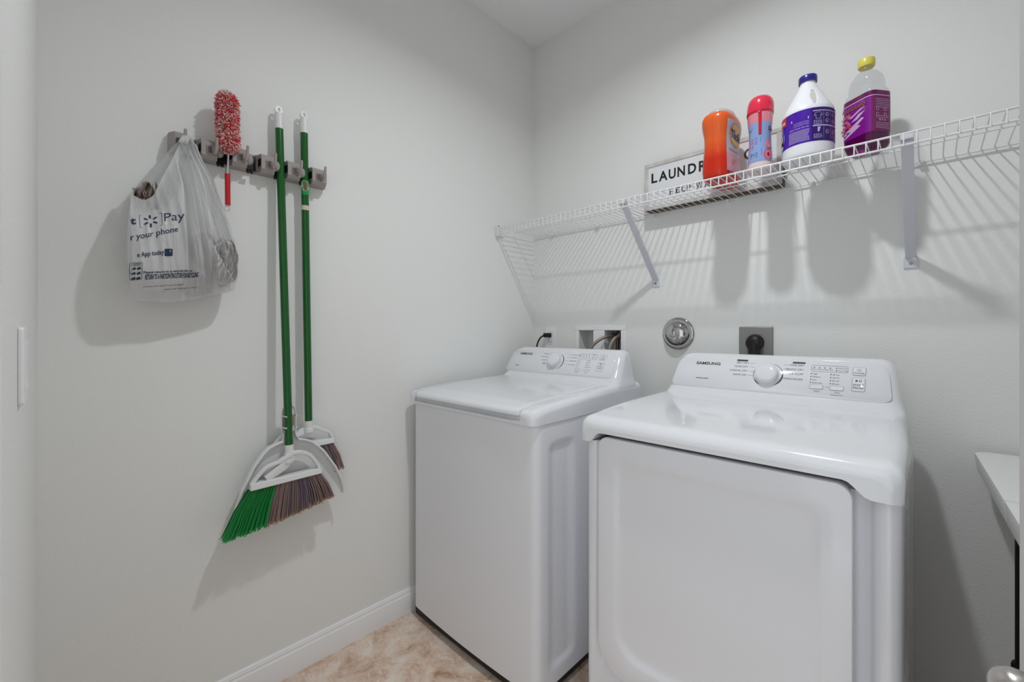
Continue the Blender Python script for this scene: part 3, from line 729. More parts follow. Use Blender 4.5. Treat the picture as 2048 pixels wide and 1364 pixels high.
hose('water_hose', [(0.522,0.036,1.152),(0.521,0.006,1.150),(0.516,-0.022,1.138),(0.508,-0.040,1.110),(0.503,-0.05,1.07),(0.50,-0.06,1.02),(0.50,-0.07,0.93)], 'braided steel hose curving straight down from the supply box')

# chrome dome
cd = thing('wall_escutcheon', 'round shiny chrome domed cover on the back wall', 'wall fitting', (0.811, 0, 1.164))
mb = MB().lathe([(0.0,0.0),(0.068,0.0),(0.0685,0.003),(0.066,0.006),(0.062,0.0075),(0.060,0.0085)], (0.811,0,1.164), (0,-1,0), 56); obj('flange', mb, 'chrome', cd, angle=50)
mb = MB().lathe([(0.061,0.007),(0.0595,0.013),(0.056,0.021),(0.049,0.030),(0.040,0.0375),(0.029,0.0430),(0.016,0.0465),(0.0,0.0475)], (0.811,0,1.164), (0,-1,0), 56, cap0=False); obj('dome', mb, 'chrome', cd)
mb = MB().lathe([(0.0,0.043),(0.013,0.0455),(0.0115,0.0475),(0.0085,0.0485),(0.006,0.0495),(0.0,0.050)], (0.806,0,1.160), (0,-1,0), 24); obj('ring_reflection', mb, 'chrome', cd)  # ring-shaped reflection in the dome, built as an added chrome disc

# dryer receptacle
ds = thing('dryer_outlet', 'grey metal dryer socket plate above the dryer', 'outlet', (1.1075, 0, 1.14))
mb = MB().box(1.051, 1.165, -0.012, 0.0, 1.062, 1.191); obj('plate', mb, 'box_metal', ds, bevel=0.003)
mb = MB().lathe([(0.0,0.0),(0.030,0.0),(0.030,0.004),(0.0,0.004)], (1.108,-0.0115,1.133), (0,-1,0), 28); obj('socket', mb, 'black', ds)
for dx in (-0.021, 0.021): obj('screw', MB().lathe([(0.0,0.0),(0.0035,0.0),(0.003,0.0015),(0.0,0.002)], (1.108+dx, -0.012, 1.166), (0,-1,0), 10), 'steel', ds)
dp = thing('dryer_plug', 'black dryer plug with thick cord in the metal socket plate', 'power plug', (1.108, -0.016, 1.133))
mb = MB()
rings = []
for d, rx, rz, cz in ((0.0158,.029,.029,1.133),(0.022,.0295,.0295,1.133),(0.032,.0285,.029,1.131),(0.040,.025,.026,1.127),(0.045,.018,.018,1.122)):
    rings.append([(1.108+rx*math.cos(2*PI*k/24), -d, cz+rz*math.sin(2*PI*k/24)) for k in range(24)])
obj('plug_body', mb.loft(rings), 'cord_black', dp)
obj('cord', MB().tube([(1.108,-0.030,1.125),(1.109,-0.033,1.10),(1.111,-0.040,1.06),(1.112,-0.055,1.0),(1.112,-0.07,0.92)], [0.021,0.0195,0.016,0.0135,0.0125], 14), 'cord_black', dp)

# ------------------------------------------------------------------ wire shelf
SZ, SY = 1.689, -0.290
shelf = thing('wire_shelf', 'long white wire shelf with diagonal braces on the back wall', 'shelf', (1.16, 0, SZ))
wr, rr_ = 0.0017, 0.0030
def rail(y, z, r, x0=0.012, x1=XR-0.01): return obj('rail', MB().tube([(x0, y, z), (x1, y, z)], r, 8), 'wire_white', shelf)
rail(SY, SZ, rr_); rail(SY-0.001, SZ-0.030, rr_); rail(-0.172, SZ-0.0043, 0.0024); rail(-0.010, SZ-0.0043, rr_)
x = 1.276 - 49*0.0254; wm = None
while x < XR-0.012:
    if wm is None:
        mb = MB().tube([(x, -0.006, SZ), (x, SY+0.004, SZ), (x, SY-0.0028, SZ-0.001), (x, SY-0.0046, SZ-0.006), (x, SY-0.0046, SZ-0.033)], wr, 6)
        mb.v = [(p[0]-x, p[1], p[2]-SZ) for p in mb.v]; o = obj('cross_wire', mb, 'wire_white'); o.parent = shelf; wm = o.data
    else:
        o = bpy.data.objects.new('cross_wire', wm); C.objects.link(o); o.parent = shelf
    o.location = (x-1.16, 0, 0); x += 0.0254
def brace(x):
    a, b_ = Vector((x, -0.006, 1.402)), Vector((x, SY+0.012, SZ-0.014))
    d = (b_-a).normalized(); n = Vector((0, d.z, -d.y)); mb = MB()      # U-shaped channel open towards the wall
    for x0, x1, n0, n1 in ((-0.0125, 0.0125, -0.0055, -0.0040), (-0.0125, -0.0110, -0.0045, 0.0055), (0.0110, 0.0125, -0.0045, 0.0055)):
        vs = [p + Vector((xx, 0, 0)) + n*nn for p in (a, b_) for xx, nn in ((x0,n0),(x1,n0),(x1,n1),(x0,n1))]
        mb.add(vs, [(3,2,1,0),(4,5,6,7),(0,1,5,4),(1,2,6,5),(2,3,7,6),(3,0,4,7)])
    br = obj('brace', mb, 'bracket_white', shelf, bevel=0.0008)
    mb = MB().prism([(-0.0165,-0.026),(0.0165,-0.026),(0.0165,0.002),(0.0125,0.016),(-0.0125,0.016),(-0.0165,0.002)], lambda p, q, e: (x+p, -e, 1.3945+q), 0.0, 0.005)
    obj('foot_plate', mb, 'bracket_white', br, bevel=0.001)
    obj('screw', MB().lathe([(0.0,0.0),(0.0045,0.0),(0.004,0.0018),(0.0,0.0022)], (x, -0.005, 1.383), (0,-1,0), 12), 'steel', br)
    obj('rail_hook', MB().box(x-0.013, x+0.013, SY-0.005, SY+0.022, SZ-0.016, SZ-0.0035), 'bracket_white', br, bevel=0.001)
for bx in (0.7118, 1.536): brace(bx)
for cxx in (0.138, 0.416, 0.705, 1.010, 1.287, 1.56, 1.83, 2.10):
    mb = MB().box(cxx-0.007, cxx+0.007, -0.018, 0.0, SZ-0.014, SZ+0.0).lathe([(0.0,0.0),(0.006,0.0),(0.005,0.006),(0.0,0.007)], (cxx+0.002, -0.018, SZ-0.006), (0,-1,0), 10)
    obj('wall_clip', mb, 'wire_white', shelf, bevel=0.001)
mb = MB().prism(rrect(0.030, 0.027, 0.008), lambda a, b, d: (d, -0.268+a*0.9, 1.682+b), 0.0, 0.010); ec = obj('end_bracket', mb, 'wire_white', shelf, bevel=0.002)
obj('bracket_lip', MB().box(0.010, 0.022, SY-0.010, SY+0.010, SZ-0.040, SZ+0.008), 'wire_white', ec, bevel=0.002)
for dz_ in (1.702, 1.664): obj('screw', MB().lathe([(0.0,0.0),(0.0035,0.0),(0.003,0.0015),(0.0,0.002)], (0.010, -0.283, dz_), (1,0,0), 10), 'dark_grey', ec)

# ------------------------------------------------------------------ framed laundry sign
DK = SZ + wr
sx0, sx1, sz0, sz1, sy0, sy1 = 0.691, 1.206, DK+0.0005, 1.889, -0.012, -0.066
sign = thing('laundry_sign', 'white framed laundry sign standing behind the bottles', 'sign', ((sx0+sx1)/2, -0.03, sz0))
obj('backing', MB().box(sx0+0.002, sx1-0.002, sy1+0.006, sy0, sz0+0.0005, sz1-0.002), 'sign_wood', sign)
obj('panel', MB().box(sx0+0.012, sx1-0.012, sy1+0.0035, sy1+0.0065, sz0+0.012, sz1-0.012), 'sign_panel', sign)
fw = 0.016
for b4 in ((sx0, sx1, sz1-fw, sz1), (sx0, sx1, sz0, sz0+fw), (sx0, sx0+fw, sz0+fw, sz1-fw), (sx1-fw, sx1, sz0+fw, sz1-fw)):
    obj('frame_rail', MB().box(b4[0], b4[1], sy1, sy1+0.0058, b4[2], b4[3]), 'sign_frame', sign, bevel=0.0012)
fs_ = lambda x, z: (x, sy1+0.0031, z)
pos = [(0.721,'L',.026),(0.754,'A',.038),(0.797,'U',.030),(0.834,'N',.031),(0.877,'D',.033),(0.920,'R',.030),(0.959,'Y',.036),(1.083,'C',.034),(1.126,'O',.040)]
for lx, ch, wd in pos:
    mb = MB(); put_text(mb, ch, lx, 1.8060, 0.039, fs_, width=wd, bold=0.028); obj('letter', mb, 'ink_black' if ch not in 'CO' else 'ink_brown', sign, smooth=False)
hx = 0.801
for ch, wd in zip('HELP WANTED', (.023,.020,.019,.019,.012,.030,.023,.024,.021,.020,.023)):
    if ch != ' ':
        mb = MB(); put_text(mb, ch, hx, 1.741, 0.022, fs_, width=wd*0.86, bold=0.012)
        for zz in (1.741, 1.7615): put_rect(mb, hx-0.0015, hx+wd*0.86+0.0015, zz, zz+0.0012, fs_) if ch in 'HNWA' else None
        obj('letter', mb, 'ink_black', sign, smooth=False)
    hx += wd + 0.003

# ------------------------------------------------------------------ bottles on the shelf
class Bottle:
    """lofted bottle: table of (z, half x, half y, squareness, dx, dy) rows, rotated by rot about its centre"""
    def __init__(s, name, label, c, tab, rot=0.0):
        s.c = c; s.tab = tab; s.rot = rot
        s.root = thing(name, label, 'bottle', (c[0], c[1], DK), 'bottles on the wire shelf')
    def P(s, a, z, off=0.0):
        hx, hy, q, dx, dy = smooth_interp(s.tab, z)
        ca, sa = math.cos(a), math.sin(a); e = 2.0/q
        x = math.copysign(abs(ca)**e, ca)*(hx+off) + dx; y = math.copysign(abs(sa)**e, sa)*(hy+off) + dy
        cr, sr = math.cos(s.rot), math.sin(s.rot)
        return (s.c[0]+x*cr-y*sr, s.c[1]+x*sr+y*cr, DK+z)
    def body(s, z0, z1, n=48, nz=44, off=0.0, mbo=None):
        zs = sorted(set([lerp(z0, z1, i/nz) for i in range(nz+1)]))
        return (mbo or MB()).loft([[s.P(2*PI*k/n, z, off) for k in range(n)] for z in zs])
    def patch(s, a0, a1, z0, z1, off=0.0006, na=24, nz=12):
        mb = MB(); return mb.grid(lambda u, v: s.P(math.radians(lerp(a0, a1, u)), lerp(z0, z1, v), off), na, nz)
    def fmap(s, a0, a1, wid, off=0.0010):        # flat label coordinates (metres across, height) -> surface
        return lambda x, z: s.P(math.radians(a0 + (a1-a0)*x/wid), z, off)
    def part(s, name, mb, m, **k): return obj(name, mb, m, s.root, **k)

# 1: orange detergent bottle, label turned to the right
b = Bottle('detergent_bottle', 'orange liquid detergent bottle with clear cap and round logo', (1.052, -0.202),
  [(0.0,.040,.078,3.2,0,0),(0.006,.046,.086,3.2,0,0),(0.03,.0485,.089,3.2,0,0),(0.07,.0475,.088,3.0,0,0),(0.115,.0455,.084,2.8,0,0),(0.15,.0465,.085,2.7,0,0),(0.185,.0515,.090,2.8,0,0),(0.207,.0520,.090,2.8,0,0),(0.219,.0490,.086,2.7,0,0),(0.225,.043,.078,2.6,0,0)])
body = b.body(0, 0.225)
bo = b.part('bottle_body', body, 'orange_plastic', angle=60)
mb = MB().tube([b.P(math.radians(-90), lerp(0.02, 0.205, i/12), 0.0002) for i in range(13)], 0.0008, 6); obj('seam', mb, 'orange_plastic', bo)
b.part('cap', MB().loft([[(1.052+hx*math.cos(2*PI*k/40), -0.202+hy*math.sin(2*PI*k/40), DK+z) for k in range(40)] for z, hx, hy in ((.2245,.0415,.066),(.234,.0415,.066),(.240,.039,.063),(.2435,.034,.057),(.2445,.026,.046))]), 'cap_clear')
lb = b.part('label', b.patch(-44, 44, 0.022, 0.195, 0.0006), 'tide_label')
g = b.fmap(-44, 44, 0.16, 0.0011)
obj('label_band', b.patch(-44, 44, 0.022, 0.085, 0.0009), 'tide_pink', lb)
mb = MB(); put_disc(mb, 0.070, 0.150, 0.047, g, 32, ry=0.040); obj('logo_ring', mb, 'tide_ring', lb, smooth=False)
g = b.fmap(-44, 44, 0.16, 0.0016); mb = MB(); put_disc(mb, 0.070, 0.150, 0.036, g, 32, ry=0.031); obj('logo_disc', mb, 'tide_yellow', lb, smooth=False)
g = b.fmap(-44, 44, 0.16, 0.0021); mb = MB(); put_text(mb, 'Tide', 0.028, 0.139, 0.026, g, width=0.086, bold=0.03, shear=0.1); obj('lettering', mb, 'ink_navy', lb, smooth=False)
mb = MB(); put_text(mb, 'DOWNY', 0.020, 0.092, 0.009, b.fmap(-44,44,0.16,0.0013), width=0.07, bold=0.02); put_text(mb, '67', 0.045, 0.045, 0.022, b.fmap(-44,44,0.16,0.0013)); lo = obj('lettering', mb, 'rose_pink', lb, smooth=False); lo['kind'] = 'stuff'

# 2: pink-capped scent beads
b = Bottle('scent_booster_bottle', 'slim scent booster bottle with red-pink cap and pale blue label', (1.181, -0.235),
  [(0.0,.032,.032,2.2,0,0),(0.004,.0345,.0345,2.2,0,0),(0.05,.0335,.0335,2.2,0,0),(0.09,.0315,.0315,2.1,0,0),(0.125,.0315,.0315,2.1,0,0),(0.16,.0345,.0345,2.1,0,0),(0.185,.0365,.0365,2.0,0,0),(0.192,.0365,.0365,2.0,0,0)])
bo = b.part('bottle_body', b.body(0, 0.192), 'bottle_pink')
lb = b.part('label', b.patch(-180, 180, 0.026, 0.152, 0.0005, 56), 'blue_label')
b.part('upper_label', b.patch(-180, 180, 0.152, 0.186, 0.0005, 56), 'pink_label')
b.part('cap', MB().lathe([(0.0365,0.0),(0.0385,0.0),(0.0387,0.016),(0.0375,0.030),(0.034,0.042),(0.027,0.0505),(0.015,0.055),(0.0,0.056)], (1.181,-0.235,DK+0.1885), (0.05,0,1), 40), 'pink_cap')
ck = b.part('cap_collar', MB().lathe([(0.0355,0.0),(0.0383,0.0),(0.0390,0.006),(0.0355,0.006)], (1.181,-0.235,DK+0.1835), (0,0,1), 40, cap0=False, cap1=False), 'red_cap')
obj('cap_tongue', b.patch(-84, -70, 0.112, 0.188, 0.0014, 6), 'red_cap', ck, solid=0.001)
W0 = -170; g = b.fmap(W0, W0+180, 0.11, 0.0010)
mb = MB()
for i, t in enumerate((.001,.002,.001,.001,.002,.001,.0015,.001)): put_rect(mb, 0.024, 0.037, 0.070+i*0.0045, 0.070+i*0.0045+t*1.5, g)
obj('barcode', mb, 'red_cap', lb, smooth=False)['kind'] = 'stuff'
mb = MB(); put_frame(mb, 0.029, 0.049, 0.040, 0.056, 0.0008, g, 0.002)
for cx in (0.034, 0.042): put_arc(mb, cx, 0.049, 0.003, 0, 300, 0.0009, 0.0011, g, 10)
for i in range(3): put_line(mb, 0.020, 0.136-i*0.004, 0.034-i*0.002, 0.136-i*0.004, 0.0012, g)
put_text(mb, 'Downy', 0.086, 0.124, 0.013, g, width=0.05, bold=0.03)
for i in range(5): put_line(mb, 0.042, 0.104-i*0.005, 0.050-0.001*(i % 3), 0.104-i*0.005, 0.0008, g)
put_line(mb, 0.0585, 0.088, 0.0585, 0.104, 0.0008, g); put_line(mb, 0.0605, 0.045, 0.0605, 0.065, 0.0008, g)
obj('lettering', mb, 'ink_navy', lb, smooth=False)['kind'] = 'stuff'
for i, (cx, cz, r) in enumerate(((0.082, 0.046, 0.015), (0.082, 0.046, 0.010), (0.082, 0.046, 0.005), (0.083, 0.080, 0.010))):
    mb = MB(); put_disc(mb, cx, cz, r, b.fmap(W0, W0+180, 0.11, 0.0011+0.0003*i), 20, ry=r*1.3); obj('rose', mb, ('rose_pink','pink_label','red_cap','pink_label')[i], lb, smooth=False)
mb = MB()
for zz in (0.108, 0.062): put_rect(mb, 0.02, 0.09, zz, zz+0.0008, g)
obj('label_crease', mb, 'ink_navy', lb, smooth=False)['kind'] = 'stuff'

# 3: white jug with violet label
jc = (1.3085, -0.2195)
b = Bottle('bleach_jug', 'white plastic jug with violet label and dark blue cap', jc,
  [(0.0,.056,.056,2,0,0),(0.005,.064,.064,2,0,0),(0.014,.0668,.0668,2,0,0),(0.05,.0668,.0668,2,0,0),(0.12,.0668,.0668,2,0,0),(0.142,.0672,.0672,2,0,0),(0.150,.0660,.0660,2,0,0),(0.158,.0622,.0622,2,0,0),(0.180,.0508,.0508,2,0,0),(0.205,.0378,.0378,2,0,0),(0.225,.0274,.0274,2,0,0),(0.234,.0230,.0230,2,0,0),(0.240,.0205,.0205,2,0,0),(0.246,.0205,.0205,2,0,0)])
jb = b.part('jug_body', b.body(0, 0.246, 56, 60), 'jug_white', angle=60)
# finger hole of the moulded handle, cut through the shoulder
hc = Vector((jc[0]+0.0145, jc[1], DK+0.2005)); tdir = Vector((0.17, -1.0, -0.45)).normalized()
sdir = Vector((1, 0.17, 0.0)).normalized(); udir = sdir.cross(tdir).normalized(); lean = 0.18
mb = MB(); ringsq = []
for dist in (-0.09, 0.09):
    ringsq.append([hc + tdir*dist + udir*(0.0200*math.cos(2*PI*k/20)) + sdir*(0.0062*math.sin(2*PI*k/20) - lean*0.0200*math.cos(2*PI*k/20)*(1 if udir.z > 0 else -1)) for k in range(20)])
mb.loft(ringsq); cut = obj('cutter', mb, 'jug_white')
md = jb.modifiers.new('handle_hole', 'BOOLEAN'); md.operation = 'DIFFERENCE'; md.object = cut; md.solver = 'EXACT'
bpy.context.view_layer.update()
me = bpy.data.meshes.new_from_object(jb.evaluated_get(bpy.context.evaluated_depsgraph_get()))
jb.modifiers.clear(); jb.data = me; bpy.data.objects.remove(cut)
b.part('cap', MB().lathe([(0.0,0.0),(0.0238,0.0),(0.0245,0.002),(0.0245,0.017),(0.0232,0.0195),(0.0,0.0205)], (jc[0],jc[1],DK+0.2445), (0,0,1), 36), 'jug_blue')
lb = b.part('label', b.patch(-200, 70, 0.042, 0.140, 0.0005, 60), 'jug_purple')
obj('label_panel', b.patch(-72, 60, 0.044, 0.138, 0.0009, 40), 'jug_dark', lb)
g = b.fmap(-170, 10, 0.2105, 0.0013)
def xa(deg): return (deg+170)/180*0.2105
mb = MB(); put_rect(mb, xa(-118), xa(-78), 0.111, 0.118, g); 
for z0, z1, a0, a1 in ((0.1285,0.1310,-70,5), (0.0845,0.0880,-70,5)):
    for k in range(12): put_rect(mb, lerp(xa(a0),xa(a1),k/12), lerp(xa(a0),xa(a1),(k+1)/12), z0, z1, g)
for k in range(3): put_text(mb, 'CLOTHING STAIN', xa(-112), 0.1035-k*0.0045, 0.0026, g, width=xa(-78)-xa(-112))
put_text(mb, 'DIRECTIONS FOR USE', xa(-122), 0.0865, 0.0036, g, width=xa(-78)-xa(-122), bold=0.01)
rnd = random.Random(3)
for k in range(11):
    x0 = xa(-124)
    while x0 < xa(-79):
        w_ = rnd.uniform(0.0015, 0.005); put_rect(mb, x0, min(x0+w_, xa(-77)), 0.080-k*0.0032, 0.0814-k*0.0032, g); x0 += w_+0.0009
sx = xa(-58)                                   # T-shirt outline and little wash symbols
T = [(-.0085,.016),(-.004,.019),(.004,.019),(.0085,.016),(.0105,.010),(.007,.0085),(.006,.012),(.006,0),(-.006,0),(-.006,.012),(-.007,.0085),(-.0105,.010)]
for p, q in zip(T, T[1:]+T[:1]): put_line(mb, sx+p[0], 0.106+p[1], sx+q[0], 0.106+q[1], 0.0009, g)
for cxa in (-36, -17):
    for cz in (0.118, 0.100, 0.068): put_arc(mb, xa(cxa), cz, 0.0052, 0, 340, 0.0008, 0.0014, g, 14); put_line(mb, xa(cxa)-0.004, cz-0.002, xa(cxa)+0.004, cz+0.001, 0.0010, g)
for z0 in (0.100, 0.060):
    for k in range(4):
        for j in range(4): put_rect(mb, xa(-68)+j*0.0055, xa(-68)+j*0.0055+rnd.uniform(.003,.0048), z0-k*0.0034, z0-k*0.0034+0.0014, g)
for a in (-46, -27): put_line(mb, xa(a), 0.090, xa(a), 0.127, 0.0005, g); put_line(mb, xa(a), 0.048, xa(a), 0.083, 0.0005, g)
put_line(mb, xa(-70), 0.109, xa(0), 0.109, 0.0005, g)
for p in ((0.0, 0.070), (0.004, 0.078)): put_line(mb, sx, 0.068, sx+p[0], 0.082, 0.004, g)
obj('label_print', mb, 'label_ink', lb, smooth=False)['kind'] = 'stuff'
mb = MB().grid(lambda u, v: b.P(math.radians(lerp(-196, -133, u)), lerp(0.114, 0.139, v) , 0.0010), 12, 2); obj('label_flash', mb, 'jug_red', lb)
mb = MB(); put_text(mb, 'POWER', xa(-166), 0.120, 0.008, b.fmap(-170,10,0.2105,0.0015), width=0.034, bold=0.03); obj('lettering', mb, 'jug_white', lb, smooth=False)
for i, (r, mm) in enumerate(((0.036,'blue_label'),(0.031,'jug_blue'),(0.026,'jug_white'))):
    mb = MB(); put_disc(mb, xa(-172), 0.080, r, b.fmap(-170,10,0.2105,0.0010+0.0004*i), 30, ry=r*0.8); obj('logo_ring', mb, mm, lb, smooth=False)
mb = MB(); put_text(mb, '2', xa(-166), 0.066, 0.022, b.fmap(-170,10,0.2105,0.0024), bold=0.04); obj('lettering', mb, 'jug_red', lb, smooth=False)
mb = MB(); put_text(mb, '60', xa(-158), 0.047, 0.010, b.fmap(-170,10,0.2105,0.0024), bold=0.03); obj('lettering', mb, 'jug_white', lb, smooth=False)

# 4: clear bottle of violet cleaner with yellow cap
b = Bottle('cleaner_bottle', 'clear bottle of purple cleaner with a yellow cap', (1.4445, -0.172),
  [(0.0,.026,.020,2.6,0,0),(0.002,.033,.026,3,0,0),(0.012,.043,.034,4,0,0),(0.022,.0465,.0365,5,0,0),(0.16,.0468,.0368,5,0,0),(0.175,.0455,.036,4.5,0,0),(0.183,.0405,.033,4,0,0),(0.188,.0385,.0315,3.6,0,0),(0.194,.0400,.033,3.2,0,0),(0.205,.0400,.034,2.8,0,0),(0.222,.0370,.0325,2.4,0,0),(0.236,.0270,.0255,2.1,0,0),(0.245,.0165,.0165,2,0,0),(0.250,.0145,.0145,2,0,0),(0.262,.0140,.0140,2,0,0)], rot=math.radians(-36))
bo = b.part('bottle_body', b.body(0, 0.262, 64, 60), 'clear_plastic')
obj('liquid', b.body(0.0015, 0.125, 64, 30, 0.0003), 'purple_liquid', bo)
obj('moulded_base', MB().lathe([(0.0,0.0),(0.030,0.0),(0.033,0.004),(0.036,0.008),(0.0,0.008)], (1.4445,-0.172,DK+0.0005), (0,0,1), 32), 'purple_base', bo)
cap = b.part('cap', MB().lathe([(0.0,0.0),(0.0195,0.0),(0.0205,0.003),(0.0205,0.020),(0.019,0.023),(0.0,0.024)], (1.4445,-0.172,DK+0.2575), (0,0,1), 36), 'yellow_cap')
lb = b.part('label', b.patch(-185, -42, 0.050, 0.166, 0.0007, 60, 8), 'fab_label')
b.part('back_label', b.patch(-42, 35, 0.050, 0.166, 0.0007, 40, 8), 'fab_back')
obj('label_border', b.patch(-185, -10, 0.152, 0.166, 0.0011, 70, 3), 'fab_dark', lb)
obj('label_line', b.patch(-185, 30, 0.150, 0.1525, 0.0015, 90, 2), 'fab_pale', lb)
cr, sr = math.cos(b.rot), math.sin(b.rot)
def ff(off):                                       # flat coordinates on the wide face (x along the face)
    return lambda x, z: (b.c[0]+x*cr-(-0.0368-off)*sr, b.c[1]+x*sr+(-0.0368-off)*cr, DK+z)
def fb2(off): return lambda y, z: (b.c[0]+(0.0468+off)*cr-y*sr, b.c[1]+(0.0468+off)*sr+y*cr, DK+z)
mb = MB(); g = ff(0.0012)
for q in ([(-.040,.056),(-.034,.055),(.016,.078),(.004,.084)], [(-.034,.074),(-.012,.072),(.026,.096),(.018,.100)], [(-.014,.098),(.006,.100),(.028,.116),(.010,.114)], [(-.022,.112),(-.012,.110),(.028,.128),(.014,.127)]):
    mb.add([g(*p) for p in q], [(0,1,2,3)])
obj('label_ray', mb, 'fab_pale', lb, smooth=False)['kind'] = 'stuff'
rnd = random.Random(8)
for k in range(30):
    cx, cz = rnd.uniform(-.042, -.014), rnd.uniform(.068, .125)
    if cx > -.030 and cz < .084: continue
    mb = MB(); r0 = rnd.uniform(.0045, .0085); gg = ff(0.0014+0.00002*k)
    mb.add([gg(cx+r0*(0.6+0.4*math.cos(5*2*PI*j/20))*math.cos(2*PI*j/20), cz+r0*(0.6+0.4*math.cos(5*2*PI*j/20))*math.sin(2*PI*j/20)) for j in range(20)], [tuple(range(20))])
    obj('flower', mb, rnd.choice(('flower_red','flower_pink','flower_leaf','fab_pale')), lb, smooth=False)
mb = MB(); put_text(mb, 'Fabuloso', -.040, .132, .012, ff(0.0022), width=0.070, bold=0.03, shear=0.15); obj('lettering', mb, 'flower_leaf', lb, smooth=False)
mb = MB(); g = fb2(0.0013)
for k in range(18):
    y0 = -.024
    while y0 < .018:
        w_ = rnd.uniform(.002, .006); 
        if not (6 <= k <= 9 or 12 <= k <= 13): put_rect(mb, y0, min(y0+w_, .02), .140-k*.0048, .1415-k*.0048, g)
        y0 += w_+.0012
for cz in (.113, .097):
    for cy in (-.018, .008): put_arc(mb, cy, cz, .0045, 0, 359, .0010, .0018, g, 12)
put_text(mb, '56 fl oz', -.014, .080, .006, g, width=.024, bold=.02)
bl = [o for o in b.root.children if o.name.startswith('back_label')][0]
obj('label_print', mb, 'fab_pale', bl, smooth=False)['kind'] = 'stuff'

# ------------------------------------------------------------------ rack on the broom wall
rack = thing('broom_rack', 'grey wall rack with hooks and roller grips holding the brooms', 'rack', (0, -1.387, 1.70))
RZ0, RZ1, RX = 1.684, 1.742, 0.052
HY = [-1.5855, -1.5100, -1.4310, -1.3520, -1.2730, -1.1945]          # blocks with hooks
SL = [-1.5500, -1.4710, -1.3920, -1.3130, -1.2340]                  # grip slots between them
def rack_poly(g):
    pts = [(0.0, -1.602), (0.018, -1.602), (RX-g, -1.592)]
    for s_ in SL: pts += [(RX-g, s_-0.0195), (0.024, s_-0.0175), (0.012, s_-0.010), (0.012, s_+0.010), (0.024, s_+0.0175), (RX-g, s_+0.0195)]
    pts += [(RX-g, -1.166), (0.018, -1.1575), (0.0, -1.1575)]
    return pts
mb = MB(); po = rack_poly(0); n = len(po)
rg = []
for z, g in ((RZ0, 0.010), (RZ0+0.010, 0.0), (RZ1-0.012, 0.0), (RZ1-0.003, 0.005), (RZ1, 0.012)): rg.append([(max(p[0] if p[0] < 0.03 else p[0]-g, 0), p[1], z) for p in po])
obj('rail_body', mb.loft(rg), 'rack_grey', rack, angle=25)
for i, s_ in enumerate(SL):
    mb = MB().box(0.0125, 0.016, s_-0.0125, s_+0.0125, RZ0+0.006, RZ1-0.006)
    mb.add([(x, s_+0.0172+0.0025*(x-0.024)/0.028-0.0008, z) for x in (0.026, 0.048) for z in (RZ0+0.018, RZ1-0.016)], [(0,1,3,2)])
    cv = obj('cavity_shade', mb, 'black', rack)  # black plates: shade of the grip hollows put into colour
    mb = MB().sphere((0.042, s_-0.0135, 1.713), 0.0125, 18, 12, (1.0, 1.0, 1.35)); obj('roller', mb, 'rack_grey', rack)
    mb = MB()
    for q in (-0.004, 0.006): mb.lathe([(0.0,0.0),(0.0045,0.0),(0.0045,0.012),(0.0,0.012)], (0.030, s_+q-0.010, RZ0+0.002), (0.4,0,-1), 10)
    obj('spring_pin', mb, 'black', rack)['kind'] = 'stuff'
for h in HY:
    mb = MB().tube([(RX+0.001, h+0.010, 1.706), (RX+0.006, h+0.010, 1.700), (RX+0.014, h+0.011, 1.700), (RX+0.021, h+0.012, 1.708), (RX+0.024, h+0.013, 1.722), (RX+0.026, h+0.0135, 1.742)], [0.0045,0.0052,0.0052,0.0050,0.0045,0.0038], 10)
    hk = obj('hook', mb, 'rack_grey', rack)
    mb = MB().box(RX-0.001, RX+0.004, h-0.008, h+0.016, 1.698, 1.722); obj('hook_plate', mb, 'rack_grey', hk, bevel=0.0012)
    mb = MB().box(RX+0.003, RX+0.0046, h-0.006, h+0.004, 1.700, 1.719); obj('hook_slot', mb, 'rack_dark', hk)

# ------------------------------------------------------------------ hanging carrier bag
bag = thing('carrier_bag', 'crumpled white plastic carrier bag hanging from the rack hook', 'bag', (0.09, -1.58, 1.26))
hk0 = (0.076, -1.5605, 1.716)
TOPF = [(0.00,-1.6865,1.537),(0.06,-1.6756,1.527),(0.13,-1.6586,1.526),(0.19,-1.6421,1.541),(0.24,-1.6338,1.565),(0.30,-1.619,1.605),(0.36,-1.6018,1.650),(0.42,-1.5886,1.6886),(0.48,-1.5797,1.708),(0.55,-1.574,1.714),(0.65,-1.569,1.717),(0.75,-1.563,1.717),(0.85,-1.557,1.714),(0.93,-1.551,1.709),(1.00,-1.546,1.702)]
BOTF = [(0.00,-1.691,1.300),(0.03,-1.6880,1.272),(0.08,-1.6750,1.2565),(0.20,-1.632,1.254),(0.35,-1.5894,1.257),(0.50,-1.5444,1.269),(0.66,-1.4969,1.2835),(0.77,-1.4696,1.291),(0.85,-1.4544,1.3008),(0.93,-1.4467,1.3191),(1.00,-1.4428,1.345)]
random.seed(5)
FOLD = [(random.uniform(9, 60), random.uniform(0, 6.28), random.uniform(0.3, 1.0)) for _ in range(9)]
def folds(s_, t):
    v = 0
    for i, (f_, p, a) in enumerate(FOLD):
        q = math.sin(f_*s_*(0.9+0.12*t) + p + 1.3*math.sin(3.1*t+p))
        v += a*(1.25 - 2.5*abs(q)**0.8 if i % 2 else q)
    return v/4.0
